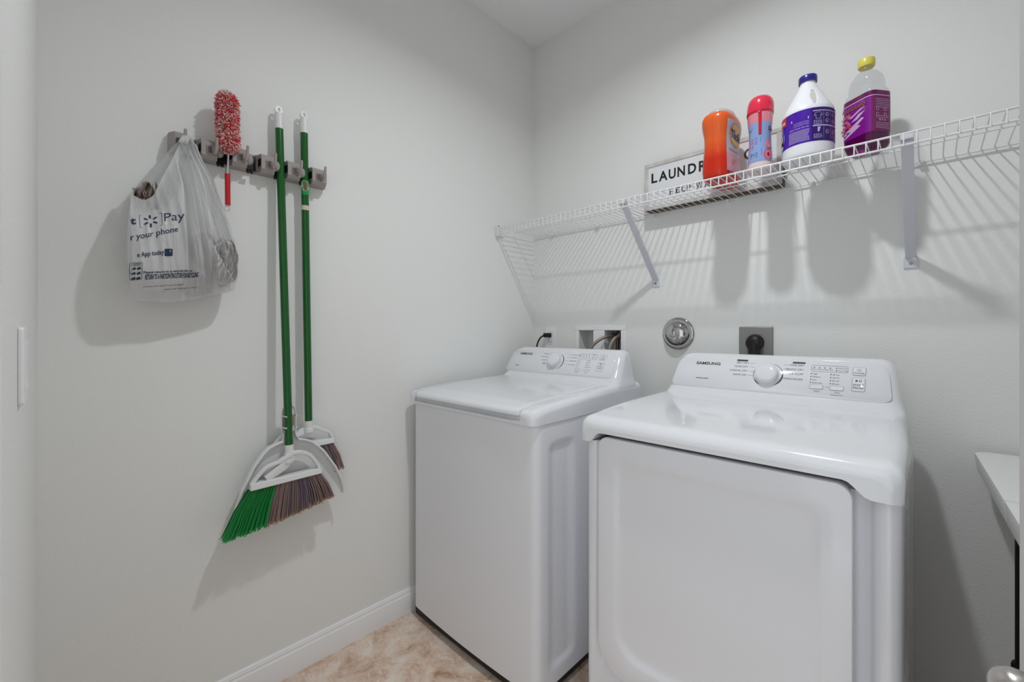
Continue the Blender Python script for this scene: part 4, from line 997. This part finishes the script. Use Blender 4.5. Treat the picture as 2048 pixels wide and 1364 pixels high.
def bag_front(s_, t):
    ty, tz = smooth_interp(TOPF, s_); by, bz = smooth_interp(BOTF, s_)
    u = 1 - t                                      # t: 0 bottom .. 1 top
    y = lerp(by, ty, t); z = lerp(bz, tz, t)
    # side seams bulge outwards
    y += -0.010*math.sin(PI*t)*max(0, 1-s_/0.2) * (1 - 0.4*t) + 0.012*math.sin(PI*min(1, t*1.1))*max(0, (s_-0.7)/0.3)*(1-t)
    # depth: gathered at the hook, full in the belly, closing towards the side seams and base
    belly = (math.sin(PI*min(1, (u*0.93+0.02)))**0.7) * (0.30 + 0.70*math.sin(PI*min(1, max(0, s_*0.94+0.03)))**0.55)
    base = lerp(0.085, 0.080, t)
    x = base + 0.085*belly*sstep(0.0, 0.28, u) - 0.020*sstep(0.75, 1.0, u)
    gath = sstep(0.30, 0.85, s_) if s_ < 0.85 else 1
    amp = 0.0035 + 0.0150*math.sin(PI*min(1, u*0.95+0.03))*(0.25+0.75*sstep(0.33, 0.5, s_)) + 0.004*sstep(0.3, 0.0, u)*sstep(0.35, 0.5, s_)
    edge = min(1, s_/0.04, (1-s_)/0.05)*min(1, t/0.03)
    x += amp*folds(s_, t)*edge
    # one deep crease right of the print, where the belly folds over itself
    x -= 0.020*math.exp(-((s_-0.425)/0.022)**2)*sstep(0.02, 0.3, t)*(1-sstep(0.75, 1.0, t))
    x += 0.012*math.exp(-((s_-0.50)/0.035)**2)*sstep(0.02, 0.25, t)*(1-sstep(0.8, 1.0, t))
    # lower right corner sags into a diagonal fold
    dd = (s_-0.80) + 0.9*(t-0.15)
    x += -0.016*math.exp(-(dd/0.05)**2)*sstep(0.5, 0.7, s_)*(1-sstep(0.35, 0.6, t))
    return (max(x, 0.03), y, z)
TOPB = [(0.00,-1.6865,1.537),(0.10,-1.6670,1.572),(0.20,-1.6450,1.606),(0.30,-1.6200,1.650),(0.40,-1.5960,1.692),(0.48,-1.5797,1.712),(0.60,-1.572,1.718),(0.80,-1.560,1.718),(1.00,-1.546,1.702)]
def bag_back(s_, t):
    ty, tz = smooth_interp(TOPB, s_); by, bz = smooth_interp(BOTF, s_)
    fx_, fy_, fz_ = bag_front(s_, t)
    y, z = lerp(by, ty, t), lerp(bz, tz, t)
    y += -0.010*math.sin(PI*t)*max(0, 1-s_/0.2)*(1-0.4*t) + 0.012*math.sin(PI*min(1, t*1.1))*max(0, (s_-0.7)/0.3)*(1-t)
    seam = min(1, s_/0.10, (1-s_)/0.10)*min(1, t/0.10)*min(1, (1-t)/0.12)
    x = lerp(min(fx_, 0.080), 0.016 + 0.006*math.sin(21*s_+5*t), max(0, seam)**0.6)
    if s_ in (0.0, 1.0) or t == 0: x = fx_
    return (x, y, z)
NS, NT = 150, 90
mbf = MB().grid(lambda u, v: bag_front(u, v), NS, NT)
front = obj('front_sheet', mbf, 'bag_film', bag, angle=180)
obj('back_sheet', MB().grid(lambda u, v: bag_back(u, v), 70, 50), 'bag_film', bag, angle=180)
# carrying loops passing over the hook
mb = MB()
for k, (dy, dx) in enumerate(((-0.006, 0.0), (0.004, 0.002))):
    mb.tube([(0.088+dx, -1.578+dy, 1.700), (0.080, -1.571+dy*0.6, 1.717), (0.070, -1.5635, 1.7235), (0.062, -1.556, 1.716), (0.070, -1.549, 1.700)], [0.006,0.0065,0.006,0.006,0.005], 10)
obj('loop', mb, 'bag_film', bag)
# wadded bags inside, showing through and poking out at the open corner
def wad(name, c, r, sq, seed, m, par=bag, rough=0.045):
    rn = random.Random(seed); ph = [(Vector((rn.uniform(-1,1), rn.uniform(-1,1), rn.uniform(-1,1))).normalized()*rn.uniform(4, 13), rn.uniform(0, 6)) for _ in range(10)]
    rings = []
    for j in range(25):
        th = -PI/2 + PI*j/24; ring = []
        for k in range(36):
            d = Vector((math.cos(th)*math.cos(2*PI*k/36), math.cos(th)*math.sin(2*PI*k/36), math.sin(th)))
            q = 1 + sum(abs(math.sin(d.dot(f_)+p)) - 0.6 for f_, p in ph)*rough
            ring.append((c[0]+d.x*r*sq[0]*q, c[1]+d.y*r*sq[1]*q, c[2]+d.z*r*sq[2]*q))
        rings.append(ring)
    return obj(name, MB().loft(rings), m, par, angle=180)
def crumple(y0, y1, z0, hgt, x0, pl, seed, m):
    rn = random.Random(seed); zt = [rn.uniform(0.55, 1.0) for _ in range(pl*2+2)]
    def fn(u, v):
        k = u*pl*2; i = int(min(k, pl*2)); fr = k - i; top = lerp(zt[i], zt[i+1], fr); tri = abs((k % 2) - 1)
        return (x0 + (tri-0.5)*0.022*(0.4+0.6*v) - 0.006*v, lerp(y0, y1, u) + 0.004*math.sin(9*v+u*14), z0 + v*hgt*top)
    return obj('wadded_bag', MB().grid(fn, pl*8, 10), m, bag, angle=25, solid=0.0008)
crumple(-1.684, -1.640, 1.500, 0.072, 0.068, 6, 3, 'content_brown')
crumple(-1.662, -1.632, 1.505, 0.082, 0.054, 4, 5, 'content_brown')
bvh = BVHTree.FromPolygons([Vector(p) for p in mbf.v], mbf.f)
def tucked(y, z, r, sq, seed, m, gap=0.008):           # wad pressed against the inside of the front sheet
    xs_ = []
    for dy in (-0.6, 0, 0.6):
        for dz_ in (-0.6, 0, 0.6):
            h = bvh.ray_cast(Vector((0.45, y+dy*r*sq[1], z+dz_*r*sq[2])), Vector((-1, 0, 0)), 1.0)
            if h[0] is not None: xs_.append(h[0].x)
    fx_ = min(xs_) - gap
    wad('wadded_bag', (max(fx_ - r*sq[0], 0.03 + r*sq[0]*0.6), y, z), r, sq, seed, m)
def gusset(u, v):                                       # crumpled side gusset, the grey contents pressing against it
    s_ = lerp(0.62, 0.985, u); t_ = lerp(0.07 - 0.05*u, 0.36 - 0.14*abs(u-0.45), v); p = bag_front(s_, t_)
    e_ = min(1, u/0.10, (1-u)/0.10, v/0.12, (1-v)/0.12); k = 7.5*u - 3.0*v
    rg = abs((k + 0.5*math.sin(5*v+3*u)) % 1.0 - 0.5)*2 + 0.5*abs((3.1*k + 4*v) % 1.0 - 0.5)*2
    return (p[0] - 0.004 + e_*(0.008 + 0.009*rg), p[1] + 0.002*e_*math.sin(17*u+9*v), p[2])
obj('gusset', MB().grid(gusset, 60, 34), 'content_film', bag, angle=180)
tucked(-1.487, 1.352, 0.046, (0.40, 0.75, 0.95), 4, 'content_dark')
tucked(-1.535, 1.400, 0.045, (0.45, 0.70, 1.10), 9, 'content_grey')
tucked(-1.545, 1.305, 0.040, (0.50, 1.00, 0.80), 14, 'content_grey')
tucked(-1.632, 1.345, 0.056, (0.50, 0.95, 1.20), 6, 'content_pale')
tucked(-1.628, 1.455, 0.050, (0.50, 0.95, 1.05), 12, 'content_pale')
# print on the front sheet: flat lettering laid onto the film
CV = Vector((0.985, -0.17, 0.0)).normalized()      # print was read off a plane at x = 0.15
def bag_map(y, z):
    hit = bvh.ray_cast(Vector((0.45, y - 0.03*0, z)), Vector((-1, 0, 0)), 1.0)
    return Vector((hit[0].x + 0.0012, y, z)) if hit[0] is not None else Vector((0.12, y, z))
def bag_print(name, build, shear=0.16, kind=None):
    mb = MB(); build(mb)
    bm = bmesh.new()
    vs = [bm.verts.new((p[0], p[1], 0)) for p in mb.v]
    for f_ in mb.f:
        try: bm.faces.new([vs[i] for i in f_])
        except ValueError: pass
    bmesh.ops.triangulate(bm, faces=bm.faces)
    for _ in range(3):
        lg = [e for e in bm.edges if e.calc_length() > 0.005]
        if not lg: break
        bmesh.ops.subdivide_edges(bm, edges=lg, cuts=1)
    bmesh.ops.triangulate(bm, faces=bm.faces)
    bm.verts.index_update()
    o = MB(); o.v = [tuple(bag_map(v.co.x, v.co.y)) for v in bm.verts]; o.f = [tuple(v.index for v in f_.verts) for f_ in bm.faces]; o.t = [0.0]*len(o.v); bm.free()
    r = obj(name, o, 'ink_blue', front, smooth=False)
    if kind: r['kind'] = kind
    return r
idp = lambda x, y: (x, y)
def sk(y0, z0, SLO=0.13): return lambda x, y: (y0+x, z0+y+SLO*x)
def b1(mb):
    g = sk(-1.688, 1.446, 0.24); put_text(mb, 't', -0.005, 0.0, 0.019, g, bold=0.03); put_text(mb, 'Pay', 0.060, 0.000, 0.023, g, width=0.040)
bag_print('lettering', b1)
def b2(mb):
    g = sk(-1.6535, 1.461, 0.24)
    for k in range(6):
        a = math.radians(90+60*k); put_line(mb, 0.0060*math.cos(a), 0.0075*math.sin(a), 0.0140*math.cos(a), 0.0180*math.sin(a), 0.0042, g)
bag_print('logo_spark', b2)
def b2b(mb):
    g = sk(-1.6535, 1.461, 0.24)
    for sg in (-1, 1):
        put_line(mb, sg*0.021, -0.015, sg*0.021, 0.017, 0.0011, g); put_line(mb, sg*0.021, 0.017, sg*0.0165, 0.0195, 0.0011, g); put_line(mb, sg*0.021, -0.015, sg*0.0165, -0.0175, 0.0011, g)
bag_print('bracket_mark', b2b)
def b3(mb): put_text(mb, 'r your phone', -0.001, 0.0, 0.0155, sk(-1.692, 1.404, 0.36), width=0.092, bold=0.01)
bag_print('lettering', b3)
def b4_(mb): put_text(mb, 'e App today', 0.0, 0.0, 0.0120, sk(-1.681, 1.362, 0.25), width=0.052, bold=0.02)
bag_print('lettering', b4_)
def b5(mb):
    g = sk(-1.6200, 1.3800, 0.1); q = rrect(0.0082, 0.0095, 0.002, 3); n_ = len(q)
    mb.add([g(*p) for p in q], [tuple(range(n_))])
bag_print('app_badge', b5)
def b6(mb):
    g = sk(-1.669, 1.322, 0.15); put_text(mb, 'Please return to a recycle bin or', 0.0, 0.0, 0.0055, g, width=0.104, bold=0.03); put_text(mb, 'RETURN TO A PARTICIPATING STORE FOR RECYCLING', 0.004, -0.015, 0.0120, g, width=0.112, bold=0.04)
    put_text(mb, 'a member of the plastics recycling program', 0.002, -0.034, 0.0032, g, width=0.085)
    put_text(mb, 'made with recycled content', 0.046, -0.044, 0.0032, g, width=0.070)
bag_print('lettering', b6, kind='stuff')
def b7(mb):
    g = sk(-1.683, 1.336)
    put_frame(mb, -0.011, 0.012, -0.030, 0.013, 0.0009, g, 0.001)
    for i in range(3):
        for j in range(2): mb.add([g(-0.007+0.009*j, -0.001-0.012*i), g(-0.001+0.009*j, 0.002-0.012*i), g(0.001+0.009*j, -0.004-0.012*i), g(-0.006+0.009*j, -0.006-0.012*i)], [(0,1,2,3)])
    for zz in (0.006, 0.0095, -0.0265): put_line(mb, -0.008, zz, 0.009, zz, 0.0016, g)
bag_print('recycling_mark', b7, kind='stuff')

# ------------------------------------------------------------------ duster
du_ = thing('duster', 'red and white microfibre duster with thin red handle', 'duster', (0.060, -1.4665, 1.555))
dA, dB = Vector((0.062, -1.4655, 1.713)), Vector((0.066, -1.4695, 1.878))
def dus_r(t): return 0.0300*min(1.0, (0.25+t*6))*math.sqrt(max(0.0, min(1.0, (1.02-t)/0.10)))
obj('core', MB().loft([[dA.lerp(dB, t)+Vector((math.cos(2*PI*k/20), math.sin(2*PI*k/20), 0))*max(0.002, dus_r(t)*0.72) for k in range(20)] for t in [i/16 for i in range(17)]]), 'fibre_red', du_)
rn = random.Random(11)
for mname, cnt in (('fibre_red', 1250), ('fibre_white', 1800)):
    mb = MB()
    for _ in range(cnt):
        t = rn.uniform(0, 1); a = rn.uniform(0, 2*PI); c = dA.lerp(dB, t); rd = Vector((math.cos(a), math.sin(a), 0))
        r = max(0.004, dus_r(t)); p0 = c + rd*r*0.62
        d = (rd*rn.uniform(0.5, 1.0) + Vector((rn.uniform(-.9,.9), rn.uniform(-.9,.9), rn.uniform(-1.1,.5)))*0.75 + Vector((0,0,0.9 if t > 0.93 else 0))).normalized()
        L = rn.uniform(0.012, 0.018)*(0.6 if t < 0.06 else 1); p1 = p0 + d*L*0.55; p2 = p1 + (d + Vector((rn.uniform(-.6,.6), rn.uniform(-.6,.6), -0.5))).normalized()*L*0.45
        mb.tube([p0, p1, p2], [0.0016, 0.0017, 0.0009], 4, cap=True)
    obj('fibres', mb, mname, du_)['kind'] = 'stuff'
obj('ferrule', MB().lathe([(0.0,0.0),(0.0062,0.0),(0.0060,0.014),(0.0032,0.034),(0.0028,0.07),(0.0,0.07)], (0.0505, -1.4650, 1.648), (0.16,0,1), 16), 'chrome', du_)
obj('handle', MB().lathe([(0.0,0.0),(0.0072,0.0),(0.0074,0.003),(0.0074,0.093),(0.0068,0.096),(0.0,0.096)], (0.0500, -1.4640, 1.5560), (0,-0.01,1), 18), 'red_plastic', du_)
mb = MB(); R0 = Vector((0.050, -1.466, 1.546))
mb.tube([R0 + Vector((0, 0.007*math.cos(2*PI*k/14), 0.007*math.sin(2*PI*k/14))) for k in range(15)], 0.0014, 6); obj('hanging_loop', mb, 'cap_clear', du_)

# ------------------------------------------------------------------ brooms and dustpan
def broom(label, top, bot, head, tips_l, tips_r, hx, groups, sticker=False):
    """top/bot: ends of the handle; head: (y left, y right, z) of the bristle bar; tips: lower corners of the bristles"""
    T, B = Vector(top), Vector(bot); d = (T-B).normalized()
    t = thing('broom', label, 'broom', (hx, (head[0]+head[1])/2, tips_l[1]), 'green-handled brooms on the rack')
    L = (T-B).length
    obj('handle', MB().lathe([(0.0,0.0),(0.0122,0.0),(0.0122,L-0.074),(0.0,L-0.074)], B, d, 20), 'green_handle', t)
    P = T - d*0.076; mb = MB().lathe([(0.0,0.0),(0.0131,0.0),(0.0131,0.046),(0.0122,0.052),(0.0,0.052)], P, d, 20)
    u = Vector((0,1,0)); n_ = d.cross(u).normalized()
    Q = P + d*0.050
    ring = []
    for k in range(24):                                  # flat tab with hanging hole
        a = 2*PI*k/24; ring.append((a,))
    inner = [Q + u*0.0042*math.cos(a[0]) + d*(0.0135+0.0062*math.sin(a[0])) for a in ring]
    outer = [Q + u*0.0118*math.cos(a[0]) + d*(0.0125 + (0.0140 if math.sin(a[0]) > 0 else 0.0140)*math.sin(a[0])) for a in ring]
    for off in (-1,):
        v0 = [p - n_*0.004 for p in outer] + [p - n_*0.004 for p in inner] + [p + n_*0.004 for p in outer] + [p + n_*0.004 for p in inner]
        fs = []
        for k in range(24):
            k2 = (k+1) % 24
            fs += [(k, k2, 24+k2, 24+k), (48+k, 72+k, 72+k2, 48+k2), (k, 48+k, 48+k2, k2), (24+k, 24+k2, 72+k2, 72+k)]
        mb.add(v0, fs)
    obj('grip', mb, 'broom_white', t)
    # plastic head: sleeve, curved top hoop, diagonal strut and bristle bar, leaving two windows
    yl, yr, z = head; by, bz = B.y, B.z
    sl = obj('socket', MB().lathe([(0.0,0.0),(0.0165,0.0),(0.0160,0.012),(0.0140,0.014),(0.0140,0.038),(0.0,0.038)], B - d*0.026, d, 20), 'broom_white', t)
    def strip(pts, w0, name, th=0.014):
        pp = []
        for i in range(len(pts)-1):
            p0, p1, p2, p3 = [Vector((pts[min(max(i+k, 0), len(pts)-1)])) for k in (-1,0,1,2)]
            for k in range(5):
                q = k/5; pp.append(0.5*((2*p1)+(-p0+p2)*q+(2*p0-5*p1+4*p2-p3)*q*q+(-p0+3*p1-3*p2+p3)*q**3))
        pp.append(Vector(pts[-1])); m_ = len(pp); rings = []
        for i, p in enumerate(pp):
            tg = (pp[min(i+1,m_-1)] - pp[max(i-1,0)]).normalized(); nn = Vector((-tg.y, tg.x)); ww = lerp(w0[0], w0[1], i/(m_-1))/2
            rings.append([(hx+sx_*th*(0.75 if abs(sn) > 0.5 else 1), p.x+nn.x*ww*sn, p.y+nn.y*ww*sn) for sx_, sn in ((-1,-0.6),(-0.7,-1),(0.7,-1),(1,-0.6),(1,0.6),(0.7,1),(-0.7,1),(-1,0.6))])
        return obj(name, MB().loft(rings), 'broom_white', t, angle=50)
    strip([(yl+0.004, z+0.010), (lerp(yl,by,0.35), z+0.050), (lerp(yl,by,0.72), bz-0.034), (by, bz-0.018)], (0.010, 0.013), 'hoop')
    strip([(by, bz-0.016), (lerp(by,yr,0.30), bz-0.016), (lerp(by,yr,0.62), bz-0.030), (lerp(by,yr,0.88), z+0.034), (yr-0.002, z+0.010)], (0.013, 0.010), 'hoop')
    st = strip([(by+0.004, bz-0.020), (lerp(by,yl,0.18), z+0.046), (lerp(by,yl,0.62), z+0.016)], (0.036, 0.020), 'strut', 0.011)
    bc = Vector((hx+0.0112, by-0.004, lerp(z, bz, 0.62)))
    mb = MB(); rr2 = []
    for q, rr in ((0.0, 1.0), (0.0015, 0.9)): rr2.append([(bc.x+q, bc.y+0.013*rr*math.cos(2*PI*k/20), bc.z+0.0065*rr*math.sin(2*PI*k/20)+0.003*math.cos(2*PI*k/20)) for k in range(20)])
    obj('badge', mb.loft(rr2), 'white_plastic', st)
    mb = MB()
    bar = [(yl-0.003, z-0.008, 0.013), (yl-0.001, z+0.013, 0.011), (yr+0.001, z+0.015, 0.011), (yr+0.004, z-0.003, 0.013)]
    mb.add([(hx+s_*w_, y_, z_) for s_ in (-1.25, 1.25) for y_, z_, w_ in bar], [(0,1,2,3),(7,6,5,4),(0,4,5,1),(1,5,6,2),(2,6,7,3),(3,7,4,0)])
    obj('bristle_bar', mb, 'broom_white', t, bevel=0.003)
    rn = random.Random(int(abs(hx)*1000)+3)
    N = sum(g_[1] for g_ in groups); i = 0
    for mname, cnt in groups:
        for _ in range(cnt):
            q0, q1 = i/N, (i+1)/N; i += 1; qm = (q0+q1)/2
            mb = MB()
            for k in range(26):
                q = rn.uniform(q0, q1); qt = lerp(qm, q, 0.72) + rn.gauss(0, 0.005); dx = rn.uniform(-0.011, 0.011)
                p0 = Vector((hx+dx*0.8, lerp(yl, yr, q), z-0.003)); zt = lerp(tips_l[1], tips_r[1], qt)+0.006*math.sin(PI*qt)*-1 + rn.gauss(0, 0.0028) + abs(dx)*0.3
                p2 = Vector((hx+dx*1.7+rn.gauss(0, .0022), lerp(tips_l[0], tips_r[0], qt), zt))
                p1 = p0.lerp(p2, 0.5) + Vector((0, 0, 0.002)); p1.y += 0.010*(0.5-qm)*-1
                pe = p2 + Vector((rn.gauss(0,.003), rn.gauss(0,.004), -rn.uniform(0.001, 0.005)))
                k0 = len(mb.v); mb.tube([p0, p1, p2, pe], [0.0018, 0.0016, 0.0013, 0.0007], 4)
                mb.t[k0:] = [0.0]*4 + [0.5]*4 + [0.90]*4 + [1.0]*4
            obj('bristle_tuft', mb, rn.choice(mname) if isinstance(mname, tuple) else mname, t)
    if sticker:
        o_ = B + d*(1.655-B.z)
        mb = MB().add([], []); rgs = []
        def stk(z0, z1, a0, a1, m_, nm, off):
            mb = MB().grid(lambda p, q: tuple(B + d*(lerp(z0, z1, q)-B.z)/d.z + Vector((math.cos(math.radians(lerp(a0,a1,p))), math.sin(math.radians(lerp(a0,a1,p))), 0))*(0.0122+off)), 14, 4)
            return obj(nm, mb, m_, t)
        s1 = stk(1.640, 1.690, -80, 60, 'green_sticker', 'sticker', 0.0005)
        mb = MB(); 
        def sm(aa, zz, off=0.0010): a_ = math.radians(aa); return tuple(B + d*(zz-B.z)/d.z + Vector((math.cos(a_), math.sin(a_), 0))*(0.0122+off))
        mb.add([sm(-20+58*math.cos(2*PI*k/24), 1.670+0.018*math.sin(2*PI*k/24)) for k in range(24)], [tuple(range(24))]); obj('sticker_oval', mb, 'sticker_white', s1, smooth=False)
        mb = MB(); put_text(mb, 'Libman', 0.0, -0.5, 1.0, lambda a, b_: sm(-20-b_*42, 1.656+a*0.007, 0.0016), width=4.0, bold=0.02); obj('lettering', mb, 'sticker_red', s1, smooth=False)
        stk(1.588, 1.604, -180, 180, 'sticker_white', 'joint_ring', 0.0012)
    return t
HB, HR = ('bristle_brown', 'bristle_navy', 'bristle_brown'), None
broom('green-handled broom in front, with bright green and brown bristles', (0.030, -1.3157, 1.9175), (0.083, -1.3010, 0.795), (-1.4150, -1.2060, 0.6985), (-1.4890, 0.5600), (-1.1620, 0.6080), 0.090,
      [('bristle_green', 9), (HB, 17)])
broom('green-handled broom behind, with a sticker, half hidden by the dustpan', (0.032, -1.2363, 1.9290), (0.046, -1.2255, 0.8560), (-1.3450, -1.1400, 0.7800), (-1.4000, 0.6400), (-1.1010, 0.6830), 0.038,
      [('bristle_green', 8), (HB, 14)], sticker=True)
# dustpan clipped behind the front broom
pan = thing('dustpan', 'white plastic dustpan clipped behind the front broom', 'dustpan', (0.055, -1.285, 0.60))
PO = [(-1.4500,0.6120),(-1.4452,0.6431),(-1.4291,0.6925),(-1.3976,0.7549),(-1.3720,0.7880),(-1.3548,0.8035),(-1.3340,0.8110),(-1.3150,0.8150),(-1.3110,0.8260),(-1.3090,0.8450),(-1.2790,0.8450),(-1.2750,0.8260),(-1.2700,0.8150),(-1.2520,0.8110),(-1.2300,0.8010),(-1.2090,0.7830),(-1.1884,0.7606),(-1.1499,0.6998),(-1.1265,0.6497),(-1.1155,0.6110),(-1.1165,0.5960)]
mid = len(PO)
mb = MB(); cy_, cz_ = -1.285, 0.70
back = [(0.0585, p[0], p[1]) for p in PO]; n = len(PO)
# floor of the pan (thin sheet) tilted so the mouth stands off the wall
def pan_x(z): return 0.0560 + 0.006*sstep(0.85, 0.60, z)
mb.loft([[(pan_x(p[1]) - 0.0025, p[0], p[1]) for p in PO], [(pan_x(p[1]), p[0], p[1]) for p in PO]])
obj('pan_floor', mb, 'broom_white', pan)
mb = MB()
rings = []
for p in PO:
    c = Vector((p[0]-cy_, p[1]-0.66)).normalized(); x0 = pan_x(p[1]) - 0.003
    dep = 0.016*sstep(0.585, 0.70, p[1])*(1-sstep(0.81, 0.84, p[1])) + 0.010
    rings.append([(x0, p[0], p[1]), (x0, p[0]+c.x*0.003, p[1]+c.y*0.003), (x0+dep, p[0]+c.x*0.006, p[1]+c.y*0.006), (x0+dep+0.0015, p[0]+c.x*0.003, p[1]+c.y*0.003), (x0+dep, p[0]-c.x*0.0005, p[1]-c.y*0.0005)])
obj('pan_rim', mb.loft(rings), 'broom_white', pan)
NK = [(-1.2935-0.0215, 0.840), (-1.2935-0.0215, 0.900), (-1.3125, 0.920), (-1.3020, 0.9320), (-1.2935, 0.9350), (-1.2850, 0.9320), (-1.2745, 0.920), (-1.2935+0.0215, 0.900), (-1.2935+0.0215, 0.840)]
mb = MB().loft([[(0.0535, p[0], p[1]) for p in NK], [(0.0575, p[0], p[1]) for p in NK]])
for a, b_ in zip(NK, NK[1:]):
    mb.tube([(0.060, a[0], a[1]), (0.060, b_[0], b_[1])], 0.0022, 6)
hn = obj('neck', mb, 'broom_white', pan)
obj('clip_pad', MB().box(0.0570, 0.0590, -1.3105, -1.2765, 0.862, 0.898), 'clip_beige', hn)
for z in (0.862, 0.899):
    for sgn in (-1, 1):
        obj('clip_arm', MB().tube([(0.058, -1.2935+sgn*0.0205, z), (0.074, -1.2945+sgn*0.0195, z), (0.092, -1.2955+sgn*0.0160, z)], 0.0022, 8), 'broom_white', hn)

# ------------------------------------------------------------------ folding table at the right edge
tbl = thing('folding_table', 'white folding table with black legs beside the dryer', 'table', (1.95, -0.5, 0))
TX0, TX1, TZ = 1.6655, 2.28, 0.8405
def tx(y): return TX0 + 0.028*(-0.03-y)/0.7          # stands a touch skewed to the wall
for y0, y1 in ((-0.030, -0.510), (-0.5135, -0.990)):
    pts = []
    for cx, cy, a0 in ((TX1, max(y0,y1), 0), (TX0, max(y0,y1), 90), (TX0, min(y0,y1), 180), (TX1, min(y0,y1), 270)):
        outer_corner = (cy == -0.030 or cy == -0.990)
        r = 0.035 if outer_corner else 0.004; sx_ = -1 if cx == TX1 else 1; sy_ = -1 if cy == max(y0,y1) else 1
        for k in range(7):
            a = math.radians(a0+90*k/6); xx, yy = cx+sx_*r+r*math.cos(a), cy+sy_*r+r*math.sin(a); pts.append((xx + (tx(yy)-TX0 if xx < 1.9 else 0), yy))
    cxm, cym = 1.97, (y0+y1)/2
    rings = [[(cxm+(p[0]-cxm)*k, cym+(p[1]-cym)*k2, z) for p in pts] for z, k, k2 in ((TZ-0.045, 0.985, 0.992), (TZ-0.006, 1.0, 1.0), (TZ-0.001, 0.995, 0.997), (TZ, 0.985, 0.99), (TZ-0.001, 0.955, 0.965), (TZ-0.001, 0.90, 0.92))]
    obj('table_half', MB().loft(rings), 'table_white', tbl, angle=40)
for ly, ys in ((-0.40, 1), (-0.88, -1)):
    for lx in (1.722, 2.20):
        lg = obj('leg', MB().tube([(lx, ly, TZ-0.04), (lx, ly, 0.02), (lx, ly, 0.0)], [0.0125, 0.0125, 0.014], 12), 'black', tbl)
        obj('leg_collar', MB().lathe([(0.0,0.0),(0.017,0.0),(0.018,0.005),(0.018,0.045),(0.0165,0.05),(0.0,0.05)], (lx, ly, 0.42), (0,0,1), 14), 'black', lg)
    obj('crossbar', MB().tube([(1.722, ly, 0.30), (2.20, ly, 0.30)], 0.009, 10), 'black', tbl)
